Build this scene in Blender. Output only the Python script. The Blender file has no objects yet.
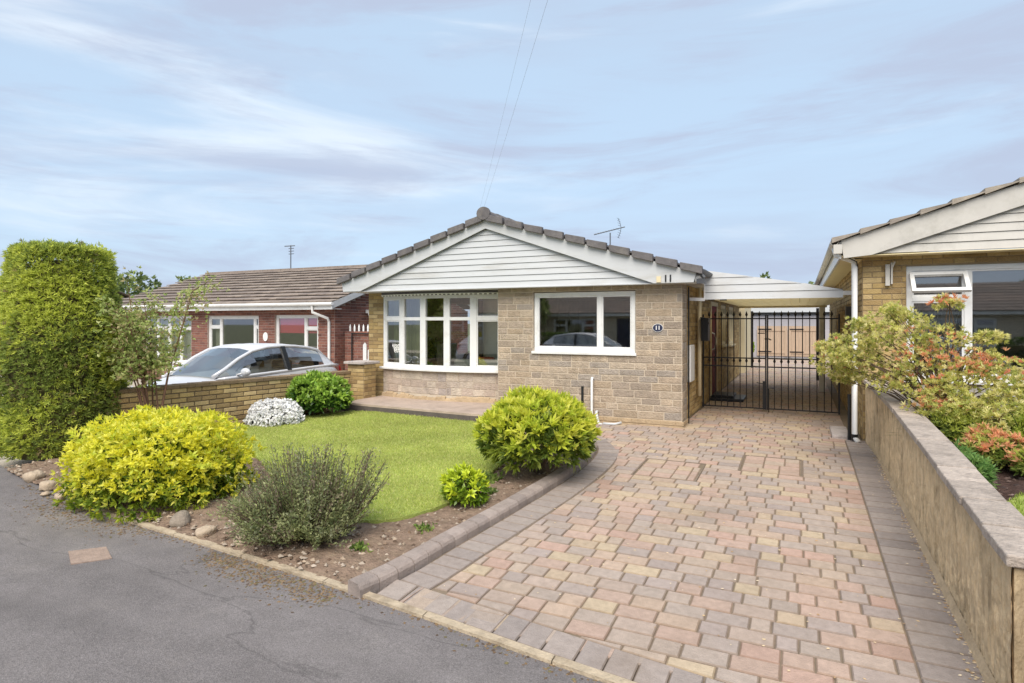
import bpy, math, random
import numpy as np
from mathutils import Vector, Matrix
random.seed(7)
rng = np.random.default_rng(11)
R = math.radians
scene = bpy.context.scene
COL = scene.collection

# ------------------------------------------------------------------ colours / materials
def lin(c):
    c = c / 255.0
    return c / 12.92 if c <= 0.04045 else ((c + 0.055) / 1.055) ** 2.4
def rgb(r, g, b):
    return (lin(r), lin(g), lin(b), 1.0)
MATS = {}
def base_mat(name):
    m = bpy.data.materials.new(name); m.use_nodes = True
    nt = m.node_tree
    return m, nt, nt.nodes['Principled BSDF']
def N(nt, typ, **kw):
    n = nt.nodes.new(typ)
    for k, v in kw.items(): setattr(n, k, v)
    return n
def mat(name, col, rough=0.7, var=0.12, scale=6.0, bump=0.0, bscale=60.0, metal=0.0, attr=False, spec=0.5,
        stretch=(1, 1, 1), dirt=None, dirt_amt=0.0, dirt_scale=1.5, trans=0.0):
    """principled material; noise varies the albedo; optional per-face colour attribute 'tint'; optional stains"""
    if name in MATS: return MATS[name]
    m, nt, b = base_mat(name)
    L = nt.links
    tc = N(nt, 'ShaderNodeTexCoord')
    mp = N(nt, 'ShaderNodeMapping'); mp.inputs['Scale'].default_value = stretch
    L.new(tc.outputs['Object'], mp.inputs[0])
    no = N(nt, 'ShaderNodeTexNoise'); no.inputs['Scale'].default_value = scale; no.inputs['Detail'].default_value = 6
    no.inputs['Roughness'].default_value = 0.65
    L.new(mp.outputs[0], no.inputs['Vector'])
    mr = N(nt, 'ShaderNodeMapRange')
    mr.inputs[1].default_value = 0.3; mr.inputs[2].default_value = 0.7
    mr.inputs[3].default_value = 1 - var; mr.inputs[4].default_value = 1 + var
    L.new(no.outputs[0], mr.inputs[0])
    if attr:
        src = N(nt, 'ShaderNodeAttribute', attribute_name='tint'); out = src.outputs['Color']
    else:
        src = N(nt, 'ShaderNodeRGB'); src.outputs[0].default_value = col; out = src.outputs[0]
    vm = N(nt, 'ShaderNodeVectorMath', operation='SCALE')
    L.new(out, vm.inputs[0]); L.new(mr.outputs[0], vm.inputs['Scale'])
    cur = vm.outputs[0]
    if dirt is not None:
        n2 = N(nt, 'ShaderNodeTexNoise'); n2.inputs['Scale'].default_value = dirt_scale; n2.inputs['Detail'].default_value = 8
        n2.inputs['Roughness'].default_value = 0.7
        L.new(mp.outputs[0], n2.inputs['Vector'])
        m2 = N(nt, 'ShaderNodeMapRange'); m2.inputs[1].default_value = 0.5; m2.inputs[2].default_value = 0.72
        m2.inputs[3].default_value = 0; m2.inputs[4].default_value = dirt_amt
        L.new(n2.outputs[0], m2.inputs[0])
        mx = N(nt, 'ShaderNodeMix', data_type='RGBA')
        L.new(m2.outputs[0], mx.inputs[0]); L.new(cur, mx.inputs[6]); mx.inputs[7].default_value = dirt
        cur = mx.outputs[2]
    L.new(cur, b.inputs['Base Color'])
    b.inputs['Roughness'].default_value = rough
    b.inputs['Metallic'].default_value = metal
    b.inputs['Specular IOR Level'].default_value = spec
    if bump:
        nb = N(nt, 'ShaderNodeTexNoise'); nb.inputs['Scale'].default_value = bscale; nb.inputs['Detail'].default_value = 5
        L.new(mp.outputs[0], nb.inputs['Vector'])
        bp = N(nt, 'ShaderNodeBump'); bp.inputs['Strength'].default_value = bump; bp.inputs['Distance'].default_value = 0.02
        L.new(nb.outputs[0], bp.inputs['Height']); L.new(bp.outputs[0], b.inputs['Normal'])
    MATS[name] = m
    return m
def leaf_mat(name, rough=0.5, trans=0.35):
    if name in MATS: return MATS[name]
    m, nt, b = base_mat(name); L = nt.links
    a = N(nt, 'ShaderNodeAttribute', attribute_name='tint')
    L.new(a.outputs['Color'], b.inputs['Base Color'])
    b.inputs['Roughness'].default_value = rough; b.inputs['Specular IOR Level'].default_value = 0.35
    t = N(nt, 'ShaderNodeBsdfTranslucent'); L.new(a.outputs['Color'], t.inputs[0])
    mx = N(nt, 'ShaderNodeMixShader'); mx.inputs[0].default_value = trans
    L.new(b.outputs[0], mx.inputs[1]); L.new(t.outputs[0], mx.inputs[2])
    L.new(mx.outputs[0], nt.nodes['Material Output'].inputs['Surface'])
    MATS[name] = m
    return m
def brick_mat(name, c1, c2, mortar, bw, bh, mort=0.01, bump=0.5):
    if name in MATS: return MATS[name]
    m, nt, b = base_mat(name); L = nt.links
    uv = N(nt, 'ShaderNodeUVMap'); uv.uv_map = 'UVMap'
    br = N(nt, 'ShaderNodeTexBrick'); br.inputs['Scale'].default_value = 1.0
    br.inputs['Color1'].default_value = c1; br.inputs['Color2'].default_value = c2; br.inputs['Mortar'].default_value = mortar
    br.inputs['Mortar Size'].default_value = mort; br.inputs['Mortar Smooth'].default_value = 0.15
    br.inputs['Brick Width'].default_value = bw; br.inputs['Row Height'].default_value = bh
    L.new(uv.outputs[0], br.inputs['Vector'])
    no = N(nt, 'ShaderNodeTexNoise'); no.inputs['Scale'].default_value = 9; no.inputs['Detail'].default_value = 6
    L.new(uv.outputs[0], no.inputs['Vector'])
    mr = N(nt, 'ShaderNodeMapRange'); mr.inputs[1].default_value = .3; mr.inputs[2].default_value = .7
    mr.inputs[3].default_value = .82; mr.inputs[4].default_value = 1.15; L.new(no.outputs[0], mr.inputs[0])
    vm = N(nt, 'ShaderNodeVectorMath', operation='SCALE'); L.new(br.outputs['Color'], vm.inputs[0]); L.new(mr.outputs[0], vm.inputs['Scale'])
    L.new(vm.outputs[0], b.inputs['Base Color']); b.inputs['Roughness'].default_value = .9
    b.inputs['Specular IOR Level'].default_value = .2
    bp = N(nt, 'ShaderNodeBump'); bp.invert = True; bp.inputs['Strength'].default_value = bump; bp.inputs['Distance'].default_value = .01
    L.new(br.outputs['Fac'], bp.inputs['Height']); L.new(bp.outputs[0], b.inputs['Normal'])
    MATS[name] = m
    return m
def glass_mat(name, tint=(0.9, 0.95, 0.93, 1), ior_fac=1.6, minr=0.10):
    m, nt, b = base_mat(name); L = nt.links
    tr = N(nt, 'ShaderNodeBsdfTransparent'); tr.inputs[0].default_value = tint
    gl = N(nt, 'ShaderNodeBsdfGlossy'); gl.inputs['Roughness'].default_value = 0.02; gl.inputs['Color'].default_value = (1, 1, 1, 1)
    fr = N(nt, 'ShaderNodeFresnel'); fr.inputs[0].default_value = ior_fac
    ad = N(nt, 'ShaderNodeMath', operation='ADD'); ad.inputs[1].default_value = minr; ad.use_clamp = True
    L.new(fr.outputs[0], ad.inputs[0])
    mx = N(nt, 'ShaderNodeMixShader'); L.new(ad.outputs[0], mx.inputs[0]); L.new(tr.outputs[0], mx.inputs[1]); L.new(gl.outputs[0], mx.inputs[2])
    L.new(mx.outputs[0], nt.nodes['Material Output'].inputs['Surface'])
    return m

M = dict(
    upvc=mat('white_upvc', rgb(228, 228, 226), .35, .03, 3, dirt=rgb(190, 186, 176), dirt_amt=.55, dirt_scale=3.5),
    clad=mat('white_cladding', rgb(197, 199, 200), .5, .04, 4, dirt=rgb(170, 166, 156), dirt_amt=.65, dirt_scale=2.4, stretch=(.4, 1, 2)),
    clad_old=mat('weathered_cladding', rgb(196, 192, 184), .6, .06, 5, dirt=rgb(150, 146, 135), dirt_amt=.6, dirt_scale=2.2),
    gap=mat('dark_joint', rgb(128, 126, 122), .9),
    tile=mat('dark_concrete_tile', rgb(104, 100, 100), .85, .25, 7, .4, 80, dirt=rgb(140, 134, 124), dirt_amt=.5, dirt_scale=4),
    tile_brown=mat('brown_concrete_tile', None, .85, .22, 5, .4, 80, attr=True),
    stone=mat('buff_walling_stone', None, .9, .16, 11, .9, 45, attr=True, spec=.2, dirt=rgb(108, 100, 92), dirt_amt=.55, dirt_scale=2.6),
    ybrick=mat('yellow_brick', None, .9, .16, 14, .7, 70, attr=True, spec=.2, dirt=rgb(110, 92, 62), dirt_amt=.5, dirt_scale=3.5),
    rbrick=mat('red_brick', None, .9, .14, 14, .5, 70, attr=True, spec=.2),
    mortar=mat('pale_mortar', rgb(200, 186, 166), .95, .1, 8, .3, 90),
    mortar_dark=mat('dark_mortar', rgb(150, 132, 104), .95, .15, 8, .3, 90),
    mortar_red=mat('red_wall_mortar', rgb(165, 148, 138), .95, .1, 8, .3, 90),
    paver=mat('block_paving', None, .85, .14, 22, .5, 120, attr=True, spec=.25, dirt=rgb(128, 112, 96), dirt_amt=.4, dirt_scale=1.3),
    sand=mat('joint_sand', rgb(128, 112, 94), .98, .25, 12, .4, 100, dirt=rgb(60, 70, 35), dirt_amt=.5),
    kerb=mat('kerb_block', None, .85, .14, 16, .5, 90, attr=True, dirt=rgb(85, 80, 74), dirt_amt=.4, dirt_scale=3),
    concrete=mat('old_concrete', rgb(176, 166, 150), .92, .16, 10, .6, 60, dirt=rgb(110, 102, 86), dirt_amt=.7, dirt_scale=3),
    coping=mat('coping_concrete', rgb(184, 174, 168), .92, .16, 14, .7, 55, dirt=rgb(112, 106, 100), dirt_amt=.7, dirt_scale=4),
    render=mat('buff_split_render', rgb(204, 180, 144), .95, .22, 12, 1.0, 40, stretch=(1, 1, .45), dirt=rgb(120, 102, 76), dirt_amt=.9, dirt_scale=5.5),
    haunch=mat('haunching', rgb(178, 156, 126), .95, .15, 8, .6, 50, dirt=rgb(120, 100, 75), dirt_amt=.6),
    soil=mat('garden_soil', rgb(134, 114, 98), 1.0, .35, 14, 1.0, 60, dirt=rgb(150, 134, 112), dirt_amt=.6, dirt_scale=9, spec=.1),
    darksoil=mat('bark_soil', rgb(76, 60, 54), 1.0, .4, 20, 1.0, 60, spec=.1),
    turf=mat('turf_base', rgb(154, 166, 88), 1.0, .22, 4, .6, 90, dirt=rgb(150, 150, 78), dirt_amt=.5, dirt_scale=2.5, spec=.1),
    rock=mat('sandstone_rock', rgb(178, 160, 138), .95, .22, 9, .8, 30, dirt=rgb(120, 106, 88), dirt_amt=.6, dirt_scale=7),
    rockgrey=mat('grey_rock', rgb(140, 128, 114), .95, .22, 9, .8, 30, dirt=rgb(98, 92, 76), dirt_amt=.6, dirt_scale=7),
    iron=mat('black_iron', rgb(28, 26, 27), .45, .1, 20, .1),
    black=mat('black_plastic', rgb(30, 32, 34), .4),
    pewter=mat('dark_grey_metal', rgb(70, 72, 76), .5),
    alu=mat('aerial_aluminium', rgb(95, 100, 106), .5, metal=.3),
    cream=mat('cream_render', rgb(218, 204, 168), .8, .05, 4),
    ceil=mat('cream_ceiling', rgb(226, 210, 165), .8, .04, 4),
    maroon=mat('maroon_door', rgb(110, 30, 36), .7, spec=.2),
    wood=mat('pinkish_timber', rgb(178, 156, 134), .85, .14, 6, .4, 40, stretch=(6, 6, .6)),
    greywall=mat('grey_render', rgb(168, 164, 168), .9, .08, 3),
    stem=mat('bark', rgb(98, 82, 66), .95, .25, 20, .6, 60),
    stemred=mat('reddish_stem', rgb(112, 84, 66), .95, .25, 20),
    carpaint=mat('silver_paint', rgb(218, 218, 220), .28, .01, metal=.15),
    rubber=mat('rubber', rgb(26, 26, 27), .85),
    rim=mat('alloy', rgb(150, 152, 156), .35, metal=.7),
    lampred=mat('red_lamp_plastic', rgb(150, 20, 22), .25),
    lampclear=mat('clear_lamp_plastic', rgb(214, 218, 222), .1),
    interior=mat('olive_wall_paint', rgb(228, 224, 192), .9, .06),
    inwood=mat('dark_furniture', rgb(66, 54, 44), .5),
    worktop=mat('worktop', rgb(52, 50, 46), .4),
    unit=mat('cream_cupboard', rgb(190, 184, 150), .6),
    curtain=mat('pale_curtain', rgb(206, 208, 190), .9, .1, 20, stretch=(6, 6, .3)),
    curtain_olive=mat('olive_curtain', rgb(160, 164, 122), .9, .2, 12, stretch=(6, 6, .3)),
    pinkblind=mat('pink_blind', rgb(214, 84, 106), .9, .05),
    navy=mat('navy_enamel', rgb(44, 48, 72), .35),
    white=mat('white_paint', rgb(238, 238, 236), .5),
    orange=mat('orange_cushion', rgb(176, 84, 44), .9),
    lead=mat('lead_flashing', rgb(92, 90, 94), .6, .2, 8, .3),
    tv=mat('screen_black', rgb(14, 15, 17), .2),
    far=mat('far_wall_render', rgb(190, 182, 168), .9),
)
GLASS = glass_mat('window_glass', (0.93, 0.95, 0.92, 1), 1.45, .23)
CARGLASS = glass_mat('car_glass', (0.6, 0.65, 0.64, 1), 1.55, .20)

# ------------------------------------------------------------------ mesh building
class MB:
    def __init__(s): s.v = []; s.f = []; s.c = []; s.cur = None; s.m = []; s.mi = 0
    def add(s, vs, fs, col=None):
        o = len(s.v); s.v.extend([tuple(p) for p in vs])
        for f in fs: s.f.append([o + i for i in f]); s.c.append(col if col is not None else s.cur); s.m.append(s.mi)
    def box(s, x0, x1, y0, y1, z0, z1, col=None):
        v = [(x, y, z) for z in (z0, z1) for y in (y0, y1) for x in (x0, x1)]
        s.add(v, [(0, 2, 3, 1), (4, 5, 7, 6), (0, 1, 5, 4), (2, 6, 7, 3), (0, 4, 6, 2), (1, 3, 7, 5)], col)
    def beam(s, p, q, w, h, up=(0, 0, 1), col=None):
        p, q, up = Vector(p), Vector(q), Vector(up)
        d = (q - p).normalized(); sd = d.cross(up).normalized(); u = sd.cross(d).normalized()
        v = []
        for b in (p, q):
            for a, c in ((-1, -1), (1, -1), (1, 1), (-1, 1)): v.append(b + sd * (a * w / 2) + u * (c * h / 2))
        s.add(v, [(3, 2, 1, 0), (4, 5, 6, 7), (0, 1, 5, 4), (1, 2, 6, 5), (2, 3, 7, 6), (3, 0, 4, 7)], col)
    def extrude(s, poly, vec, col=None):
        poly = [Vector(p) for p in poly]; vec = Vector(vec); n = len(poly)
        nn = Vector((0, 0, 0))
        for i in range(n): nn += (poly[i] - poly[0]).cross(poly[(i + 1) % n] - poly[0])
        if nn.dot(vec) > 0: poly = poly[::-1]
        v = poly + [p + vec for p in poly]
        fs = [tuple(range(n)), tuple(range(2 * n - 1, n - 1, -1))]
        for i in range(n):
            j = (i + 1) % n; fs.append((j, i, n + i, n + j))
        s.add(v, fs, col)
    def tube(s, pts, r, n=8, col=None, caps=True):
        pts = [Vector(p) for p in pts]; rs = r if isinstance(r, (list, tuple)) else [r] * len(pts)
        v = []; up = Vector((0, 0, 1))
        ref = None
        for i, p in enumerate(pts):
            d = (pts[min(i + 1, len(pts) - 1)] - pts[max(i - 1, 0)]).normalized()
            if ref is None:
                ref = d.cross(Vector((0, 0, 1)) if abs(d.z) < .95 else Vector((1, 0, 0))).normalized()
            ref = (ref - d * ref.dot(d)).normalized(); b = d.cross(ref)
            for k in range(n):
                a = 2 * math.pi * k / n
                v.append(p + (ref * math.cos(a) + b * math.sin(a)) * rs[i])
        fs = []
        for i in range(len(pts) - 1):
            for k in range(n):
                k2 = (k + 1) % n; fs.append((i * n + k, i * n + k2, (i + 1) * n + k2, (i + 1) * n + k))
        if caps: fs.append(tuple(range(n - 1, -1, -1))); fs.append(tuple((len(pts) - 1) * n + k for k in range(n)))
        s.add(v, fs, col)
    def build(s, name, m, parent=None, smooth=False, bevel=0.0):
        me = bpy.data.meshes.new(name)
        off = Vector((0, 0, 0)); V = s.v
        if parent is not None:
            q = parent
            while q is not None: off += q.location; q = q.parent
        else:
            xs = [p[0] for p in V]; ys = [p[1] for p in V]; zs = [p[2] for p in V]
            off = Vector(((min(xs) + max(xs)) / 2, (min(ys) + max(ys)) / 2, min(zs)))
        me.from_pydata([(p[0] - off.x, p[1] - off.y, p[2] - off.z) for p in V], [], s.f)
        ms = m if isinstance(m, (list, tuple)) else [m]
        for q in ms: me.materials.append(q)
        if len(ms) > 1: me.polygons.foreach_set('material_index', s.m)
        uvl = me.uv_layers.new(name='UVMap')
        buf = np.zeros(len(me.loops) * 2)
        for p in me.polygons:
            n = p.normal
            for li in p.loop_indices:
                co = V[me.loops[li].vertex_index]
                if abs(n.z) > .75: u, w = co[0], co[1]
                elif abs(n.x) > abs(n.y): u, w = co[1], co[2]
                else: u, w = co[0], co[2]
                buf[li * 2] = u; buf[li * 2 + 1] = w
        uvl.data.foreach_set('uv', buf)
        if any(c is not None for c in s.c):
            at = me.attributes.new('tint', 'FLOAT_COLOR', 'FACE')
            a = np.array([c if c is not None else (.5, .5, .5, 1) for c in s.c], dtype=np.float32)
            at.data.foreach_set('color', a.ravel())
        if smooth: me.polygons.foreach_set('use_smooth', [True] * len(me.polygons))
        me.update()
        o = bpy.data.objects.new(name, me); COL.objects.link(o)
        if parent is not None: o.parent = parent
        else: o.location = off
        if bevel:
            b = o.modifiers.new('bevel', 'BEVEL'); b.width = bevel; b.segments = 2; b.limit_method = 'ANGLE'; b.angle_limit = R(40)
        return o
def empty(name, loc, label, cat, group=None):
    o = bpy.data.objects.new(name, None); COL.objects.link(o); o.location = loc; o.empty_display_size = .2
    return tag(o, label, cat, group)
def tag(o, label, cat, group=None):
    o['label'] = label; o['category'] = cat
    if group: o['group'] = group
    return o
def kindof(o, kind): o['kind'] = kind; return o
def copy_tree(o, parent=None):
    c = o.copy(); COL.objects.link(c); c.parent = parent
    for ch in list(o.children): copy_tree(ch, c)
    return c

def zg(Y): return -0.037 * max(0.0, 9 - max(Y, 2.5))

# ------------------------------------------------------------------ camera
cam = bpy.data.cameras.new('camera'); co = bpy.data.objects.new('camera', cam); COL.objects.link(co)
co.location = (0, 0, 1.6); co.rotation_euler = (R(90), 0, math.atan(288 / 608.0))
cam.sensor_width = 36; cam.lens = 608 / 1024 * 36; cam.shift_y = -19.5 / 1024; cam.clip_end = 3000; cam.clip_start = .05
scene.camera = co

# ------------------------------------------------------------------ light and sky
SUN_EL, SUN_AZ = R(50), R(168)      # azimuth clockwise from +Y
sd = Vector((math.sin(SUN_AZ) * math.cos(SUN_EL), math.cos(SUN_AZ) * math.cos(SUN_EL), math.sin(SUN_EL)))
sl = bpy.data.lights.new('sun', 'SUN'); sl.energy = 2.9; sl.angle = R(50); sl.color = (1, .925, .83)
so = bpy.data.objects.new('sun', sl); COL.objects.link(so); so.rotation_euler = sd.to_track_quat('Z', 'Y').to_euler(); so.location = (0, 0, 30)
w = bpy.data.worlds.new('World'); scene.world = w; w.use_nodes = True
nt = w.node_tree; L = nt.links; bg = nt.nodes['Background']
sky = N(nt, 'ShaderNodeTexSky'); sky.sky_type = 'NISHITA'; sky.sun_disc = False; sky.sun_elevation = SUN_EL; sky.sun_rotation = SUN_AZ
sky.air_density = 1.0; sky.dust_density = 1.2; sky.ozone_density = 1.0
tc = N(nt, 'ShaderNodeTexCoord')
sx = N(nt, 'ShaderNodeSeparateXYZ'); L.new(tc.outputs['Generated'], sx.inputs[0])
mp = N(nt, 'ShaderNodeMapping'); mp.inputs['Rotation'].default_value = (R(3), R(-4), 0); mp.inputs['Scale'].default_value = (1.1, 1.1, 7); mp.inputs['Location'].default_value = (9, 1, 2)
L.new(tc.outputs['Generated'], mp.inputs[0])
def cloud(scale, lo, hi, det=7, rough=.55, seed=0.0, dist=.3):
    n = N(nt, 'ShaderNodeTexNoise', noise_dimensions='4D'); n.inputs['W'].default_value = seed
    n.inputs['Scale'].default_value = scale; n.inputs['Detail'].default_value = det
    n.inputs['Roughness'].default_value = rough; n.inputs['Distortion'].default_value = dist
    L.new(mp.outputs[0], n.inputs['Vector'])
    r = N(nt, 'ShaderNodeMapRange', interpolation_type='SMOOTHSTEP'); r.inputs[1].default_value = lo; r.inputs[2].default_value = hi
    L.new(n.outputs[0], r.inputs[0]); return r.outputs[0]
def scl(sock, k):
    m_ = N(nt, 'ShaderNodeMath', operation='MULTIPLY'); m_.inputs[1].default_value = k; L.new(sock, m_.inputs[0]); return m_.outputs[0]
def mixc(fac, a, bcol):
    m_ = N(nt, 'ShaderNodeMix', data_type='RGBA')
    if isinstance(fac, float): m_.inputs[0].default_value = fac
    else: L.new(fac, m_.inputs[0])
    L.new(a, m_.inputs[6]); m_.inputs[7].default_value = bcol; return m_.outputs[2]
K = 1.0 / 0.1
def skc(r, g, b_): c = rgb(r, g, b_); return (c[0] * K, c[1] * K, c[2] * K, 1)
veil = mixc(.82, sky.outputs[0], skc(166, 186, 206))
c1 = mixc(scl(cloud(1.0, .40, .66, seed=52), .8), veil, skc(156, 169, 189))
c2 = mixc(scl(cloud(1.2, .50, .70, det=9, seed=55, dist=.8), .65), c1, skc(202, 209, 216))
c3 = mixc(scl(cloud(1.4, .45, .63, det=10, rough=.62, seed=59, dist=.9), .85), c2, skc(154, 164, 184))
L.new(c3, bg.inputs[0]); bg.inputs[1].default_value = 0.1
vs = scene.view_settings; vs.view_transform = 'Standard'; vs.look = 'None'; vs.gamma = 1; vs.exposure = 0.70; vs.use_curve_mapping = False

# ------------------------------------------------------------------ ground
def grid(name, m, xs, ys, zf, kind='structure', attr=None):
    b = MB(); nx, ny = len(xs), len(ys)
    vs_ = [(x, y, zf(x, y)) for y in ys for x in xs]
    b.add(vs_, [(j * nx + i, j * nx + i + 1, (j + 1) * nx + i + 1, (j + 1) * nx + i) for j in range(ny - 1) for i in range(nx - 1)])
    o = b.build(name, m, smooth=True); kindof(o, kind); return o
def lsp(a, b, n): return [a + (b - a) * i / (n - 1) for i in range(n)]

EDGE = [(-12.0, 4.6), (-7.99, 3.84), (-5.91, 3.52), (-4.4, 3.40), (-2.75, 3.24), (-1.68, 3.10), (-0.87, 2.99), (0.95, 2.78), (8, 2.2)]
def edge(x):
    for (a, p), (b_, q) in zip(EDGE, EDGE[1:]):
        if x <= b_: return p + (q - p) * (x - a) / (b_ - a)
    return EDGE[-1][1]
KERB = [(-2.62, 3.19), (-2.53, 3.55), (-2.48, 4.12), (-2.40, 4.82), (-2.31, 5.76), (-2.27, 6.5), (-2.29, 7.2), (-2.40, 7.75), (-2.68, 8.12), (-3.10, 8.28), (-3.7, 8.34)]
def kx(Y):
    if Y <= KERB[0][1]: return KERB[0][0] - (KERB[0][1] - Y) * .3
    for (a, p), (b_, q) in zip(KERB, KERB[1:]):
        if Y <= q: return a + (b_ - a) * (Y - p) / (q - p)
    return KERB[-1][0]
def wallx(Y): return -7.72 - (9.3 - Y) * .185

g = grid('ground', mat('rough_ground', rgb(96, 100, 72), 1, .3, .4), lsp(-400, 400, 9), lsp(-300, 600, 10), lambda x, y: -.55)
road_m = mat('worn_asphalt', rgb(132, 126, 124), .92, .14, 55, .8, 220, dirt=rgb(146, 139, 134), dirt_amt=.9, dirt_scale=.9, spec=.3)
nt2 = road_m.node_tree; L2_ = nt2.links; pb_ = nt2.nodes['Principled BSDF']; src_ = pb_.inputs['Base Color'].links[0].from_socket
tc2 = N(nt2, 'ShaderNodeTexCoord'); m2_ = N(nt2, 'ShaderNodeMapping'); m2_.inputs['Scale'].default_value = (.35, 1.6, 1); m2_.inputs['Rotation'].default_value = (0, 0, R(-18)); L2_.new(tc2.outputs['Object'], m2_.inputs[0])
def rd(vec, scale, lo, hi, a, c_, det=6):
    n_ = N(nt2, 'ShaderNodeTexNoise'); n_.inputs['Scale'].default_value = scale; n_.inputs['Detail'].default_value = det; n_.inputs['Roughness'].default_value = .6; L2_.new(vec, n_.inputs['Vector'])
    q_ = N(nt2, 'ShaderNodeMapRange'); q_.inputs[1].default_value = lo; q_.inputs[2].default_value = hi; q_.inputs[3].default_value = a; q_.inputs[4].default_value = c_; L2_.new(n_.outputs[0], q_.inputs[0]); return q_.outputs[0]
def mulc(col_, f_):
    v_ = N(nt2, 'ShaderNodeVectorMath', operation='SCALE'); L2_.new(col_, v_.inputs[0]); L2_.new(f_, v_.inputs['Scale']); return v_.outputs[0]
c_1 = mulc(src_, rd(m2_.outputs[0], 1.3, .35, .65, .86, 1.12)); c_2 = mulc(c_1, rd(tc2.outputs['Object'], 5, .35, .65, .93, 1.07)); c_3 = mulc(c_2, rd(tc2.outputs['Object'], 130, .3, .7, .72, 1.28, 2))
vo = N(nt2, 'ShaderNodeTexVoronoi', feature='DISTANCE_TO_EDGE'); vo.inputs['Scale'].default_value = .55; nn_ = N(nt2, 'ShaderNodeTexNoise'); nn_.inputs['Scale'].default_value = 2.2; nn_.inputs['Detail'].default_value = 6
L2_.new(m2_.outputs[0], nn_.inputs['Vector']); va = N(nt2, 'ShaderNodeVectorMath', operation='ADD'); L2_.new(m2_.outputs[0], va.inputs[0]); L2_.new(nn_.outputs['Color'], va.inputs[1]); L2_.new(va.outputs[0], vo.inputs['Vector'])
q_ = N(nt2, 'ShaderNodeMapRange'); q_.inputs[1].default_value = .0; q_.inputs[2].default_value = .010; q_.inputs[3].default_value = .72; q_.inputs[4].default_value = 1; L2_.new(vo.outputs['Distance'], q_.inputs[0])
L2_.new(mulc(c_3, q_.outputs[0]), pb_.inputs['Base Color'])
b = MB()
xs = lsp(-45, 30, 76); prof = [(-7.0, -.34), (-3, -.27), (0, -.25), (2.0, -.25), (3.0, -.245)]
vv = []
for x in xs:
    e = edge(max(-12, min(8, x))) + (0 if x > -12 else (-12 - x) * .06)
    for k, (yy, zz) in enumerate(prof):
        if k == len(prof) - 1: yy = e; zz = zg(e) - .012
        elif k == len(prof) - 2: yy = e - .9; zz = zg(e) - .03
        if k == len(prof) - 1: yy = e + (.10 if x < -6.7 else 0)
        vv.append((x, yy, zz - max(0, -x - 9) * .01))
n = len(prof)
b.add(vv, [(i * n + k, (i + 1) * n + k, (i + 1) * n + k + 1, i * n + k + 1) for i in range(len(xs) - 1) for k in range(n - 1)])
kindof(b.build('road', road_m, smooth=True), 'structure')

# opposite pavement
b = MB(); b.box(-40, 30, -9.2, -7.0, -.5, -.24); kindof(b.build('pavement', M['concrete']), 'structure')

# neighbour drives / land on the left, and the house plots
b = MB(); b.add([(-40, 4.9, -.3), (-8.0, 3.9, -.3), (-8.0, 13.2, -.3), (-40, 13.2, -.3)], [(0, 1, 2, 3)])
kindof(b.build('neighbour_drive', M['concrete']), 'structure')

# garden soil bed
rows = []
b = MB(); ns, nt_ = 90, 90
vv = []
for j in range(nt_):
    for i in range(ns):
        s_, t_ = i / (ns - 1), j / (nt_ - 1)
        Yg = 3.3 + (9.3 - 3.3) * t_
        xr = kx(Yg) - .13 if Yg < 8.2 else -3.0
        x = (wallx(Yg) + .1) * (1 - s_) + xr * s_
        y0 = edge(x) + .03
        y = y0 + (9.5 - y0) * t_
        xr = kx(y) - .10 if y < 8.3 else -3.2
        x = (wallx(y) + .06) * (1 - s_) + xr * s_
        rise = min(1, (y - edge(x)) / .25) * .03
        vv.append((x, y, zg(y) + rise + random.uniform(-.012, .016)))
b.add(vv, [(j * ns + i, j * ns + i + 1, (j + 1) * ns + i + 1, (j + 1) * ns + i) for j in range(nt_ - 1) for i in range(ns - 1)])
kindof(b.build('flower_bed', M['soil'], smooth=True), 'structure')

# lawn
LAWN = [(-8.0, 6.3), (-7.86, 6.75), (-7.55, 7.6), (-7.25, 8.2), (-7.0, 8.55), (-4.5, 8.5), (-3.75, 8.2), (-3.35, 7.4), (-3.12, 6.3), (-2.98, 5.2), (-2.97, 4.85), (-3.15, 4.35), (-3.5, 4.15), (-4.3, 4.3), (-5.2, 4.9), (-6.3, 5.6), (-7.3, 6.1)]
def inpoly(x, y, P):
    c = False; j = len(P) - 1
    for i in range(len(P)):
        xi, yi = P[i]; xj, yj = P[j]
        if (yi > y) != (yj > y) and x < (xj - xi) * (y - yi) / (yj - yi) + xi: c = not c
        j = i
    return c
def smooth_poly(P, it=2):
    for _ in range(it):
        Q = []
        for i in range(len(P)):
            a, b_ = P[i], P[(i + 1) % len(P)]
            Q += [(a[0] * .75 + b_[0] * .25, a[1] * .75 + b_[1] * .25), (a[0] * .25 + b_[0] * .75, a[1] * .25 + b_[1] * .75)]
        P = Q
    return P
LAWN = smooth_poly(LAWN)
b = MB(); cxl = sum(p[0] for p in LAWN) / len(LAWN); cyl = sum(p[1] for p in LAWN) / len(LAWN)
vv = [(cxl, cyl, zg(cyl) + .06)]; rings = 8
for k in range(1, rings + 1):
    for p in LAWN:
        t_ = k / rings; x = cxl + (p[0] - cxl) * t_; y = cyl + (p[1] - cyl) * t_; vv.append((x, y, zg(y) + .06))
for p in LAWN: vv.append((p[0], p[1], zg(p[1]) - .02))
nl = len(LAWN); fs = [(0, 1 + i, 1 + (i + 1) % nl) for i in range(nl)]
for k in range(rings):
    for i in range(nl):
        a = 1 + k * nl; c_ = 1 + (k + 1) * nl; fs.append((a + i, c_ + i, c_ + (i + 1) % nl, a + (i + 1) % nl))
b.add(vv, fs); kindof(b.build('lawn', M['turf']), 'structure')

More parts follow.
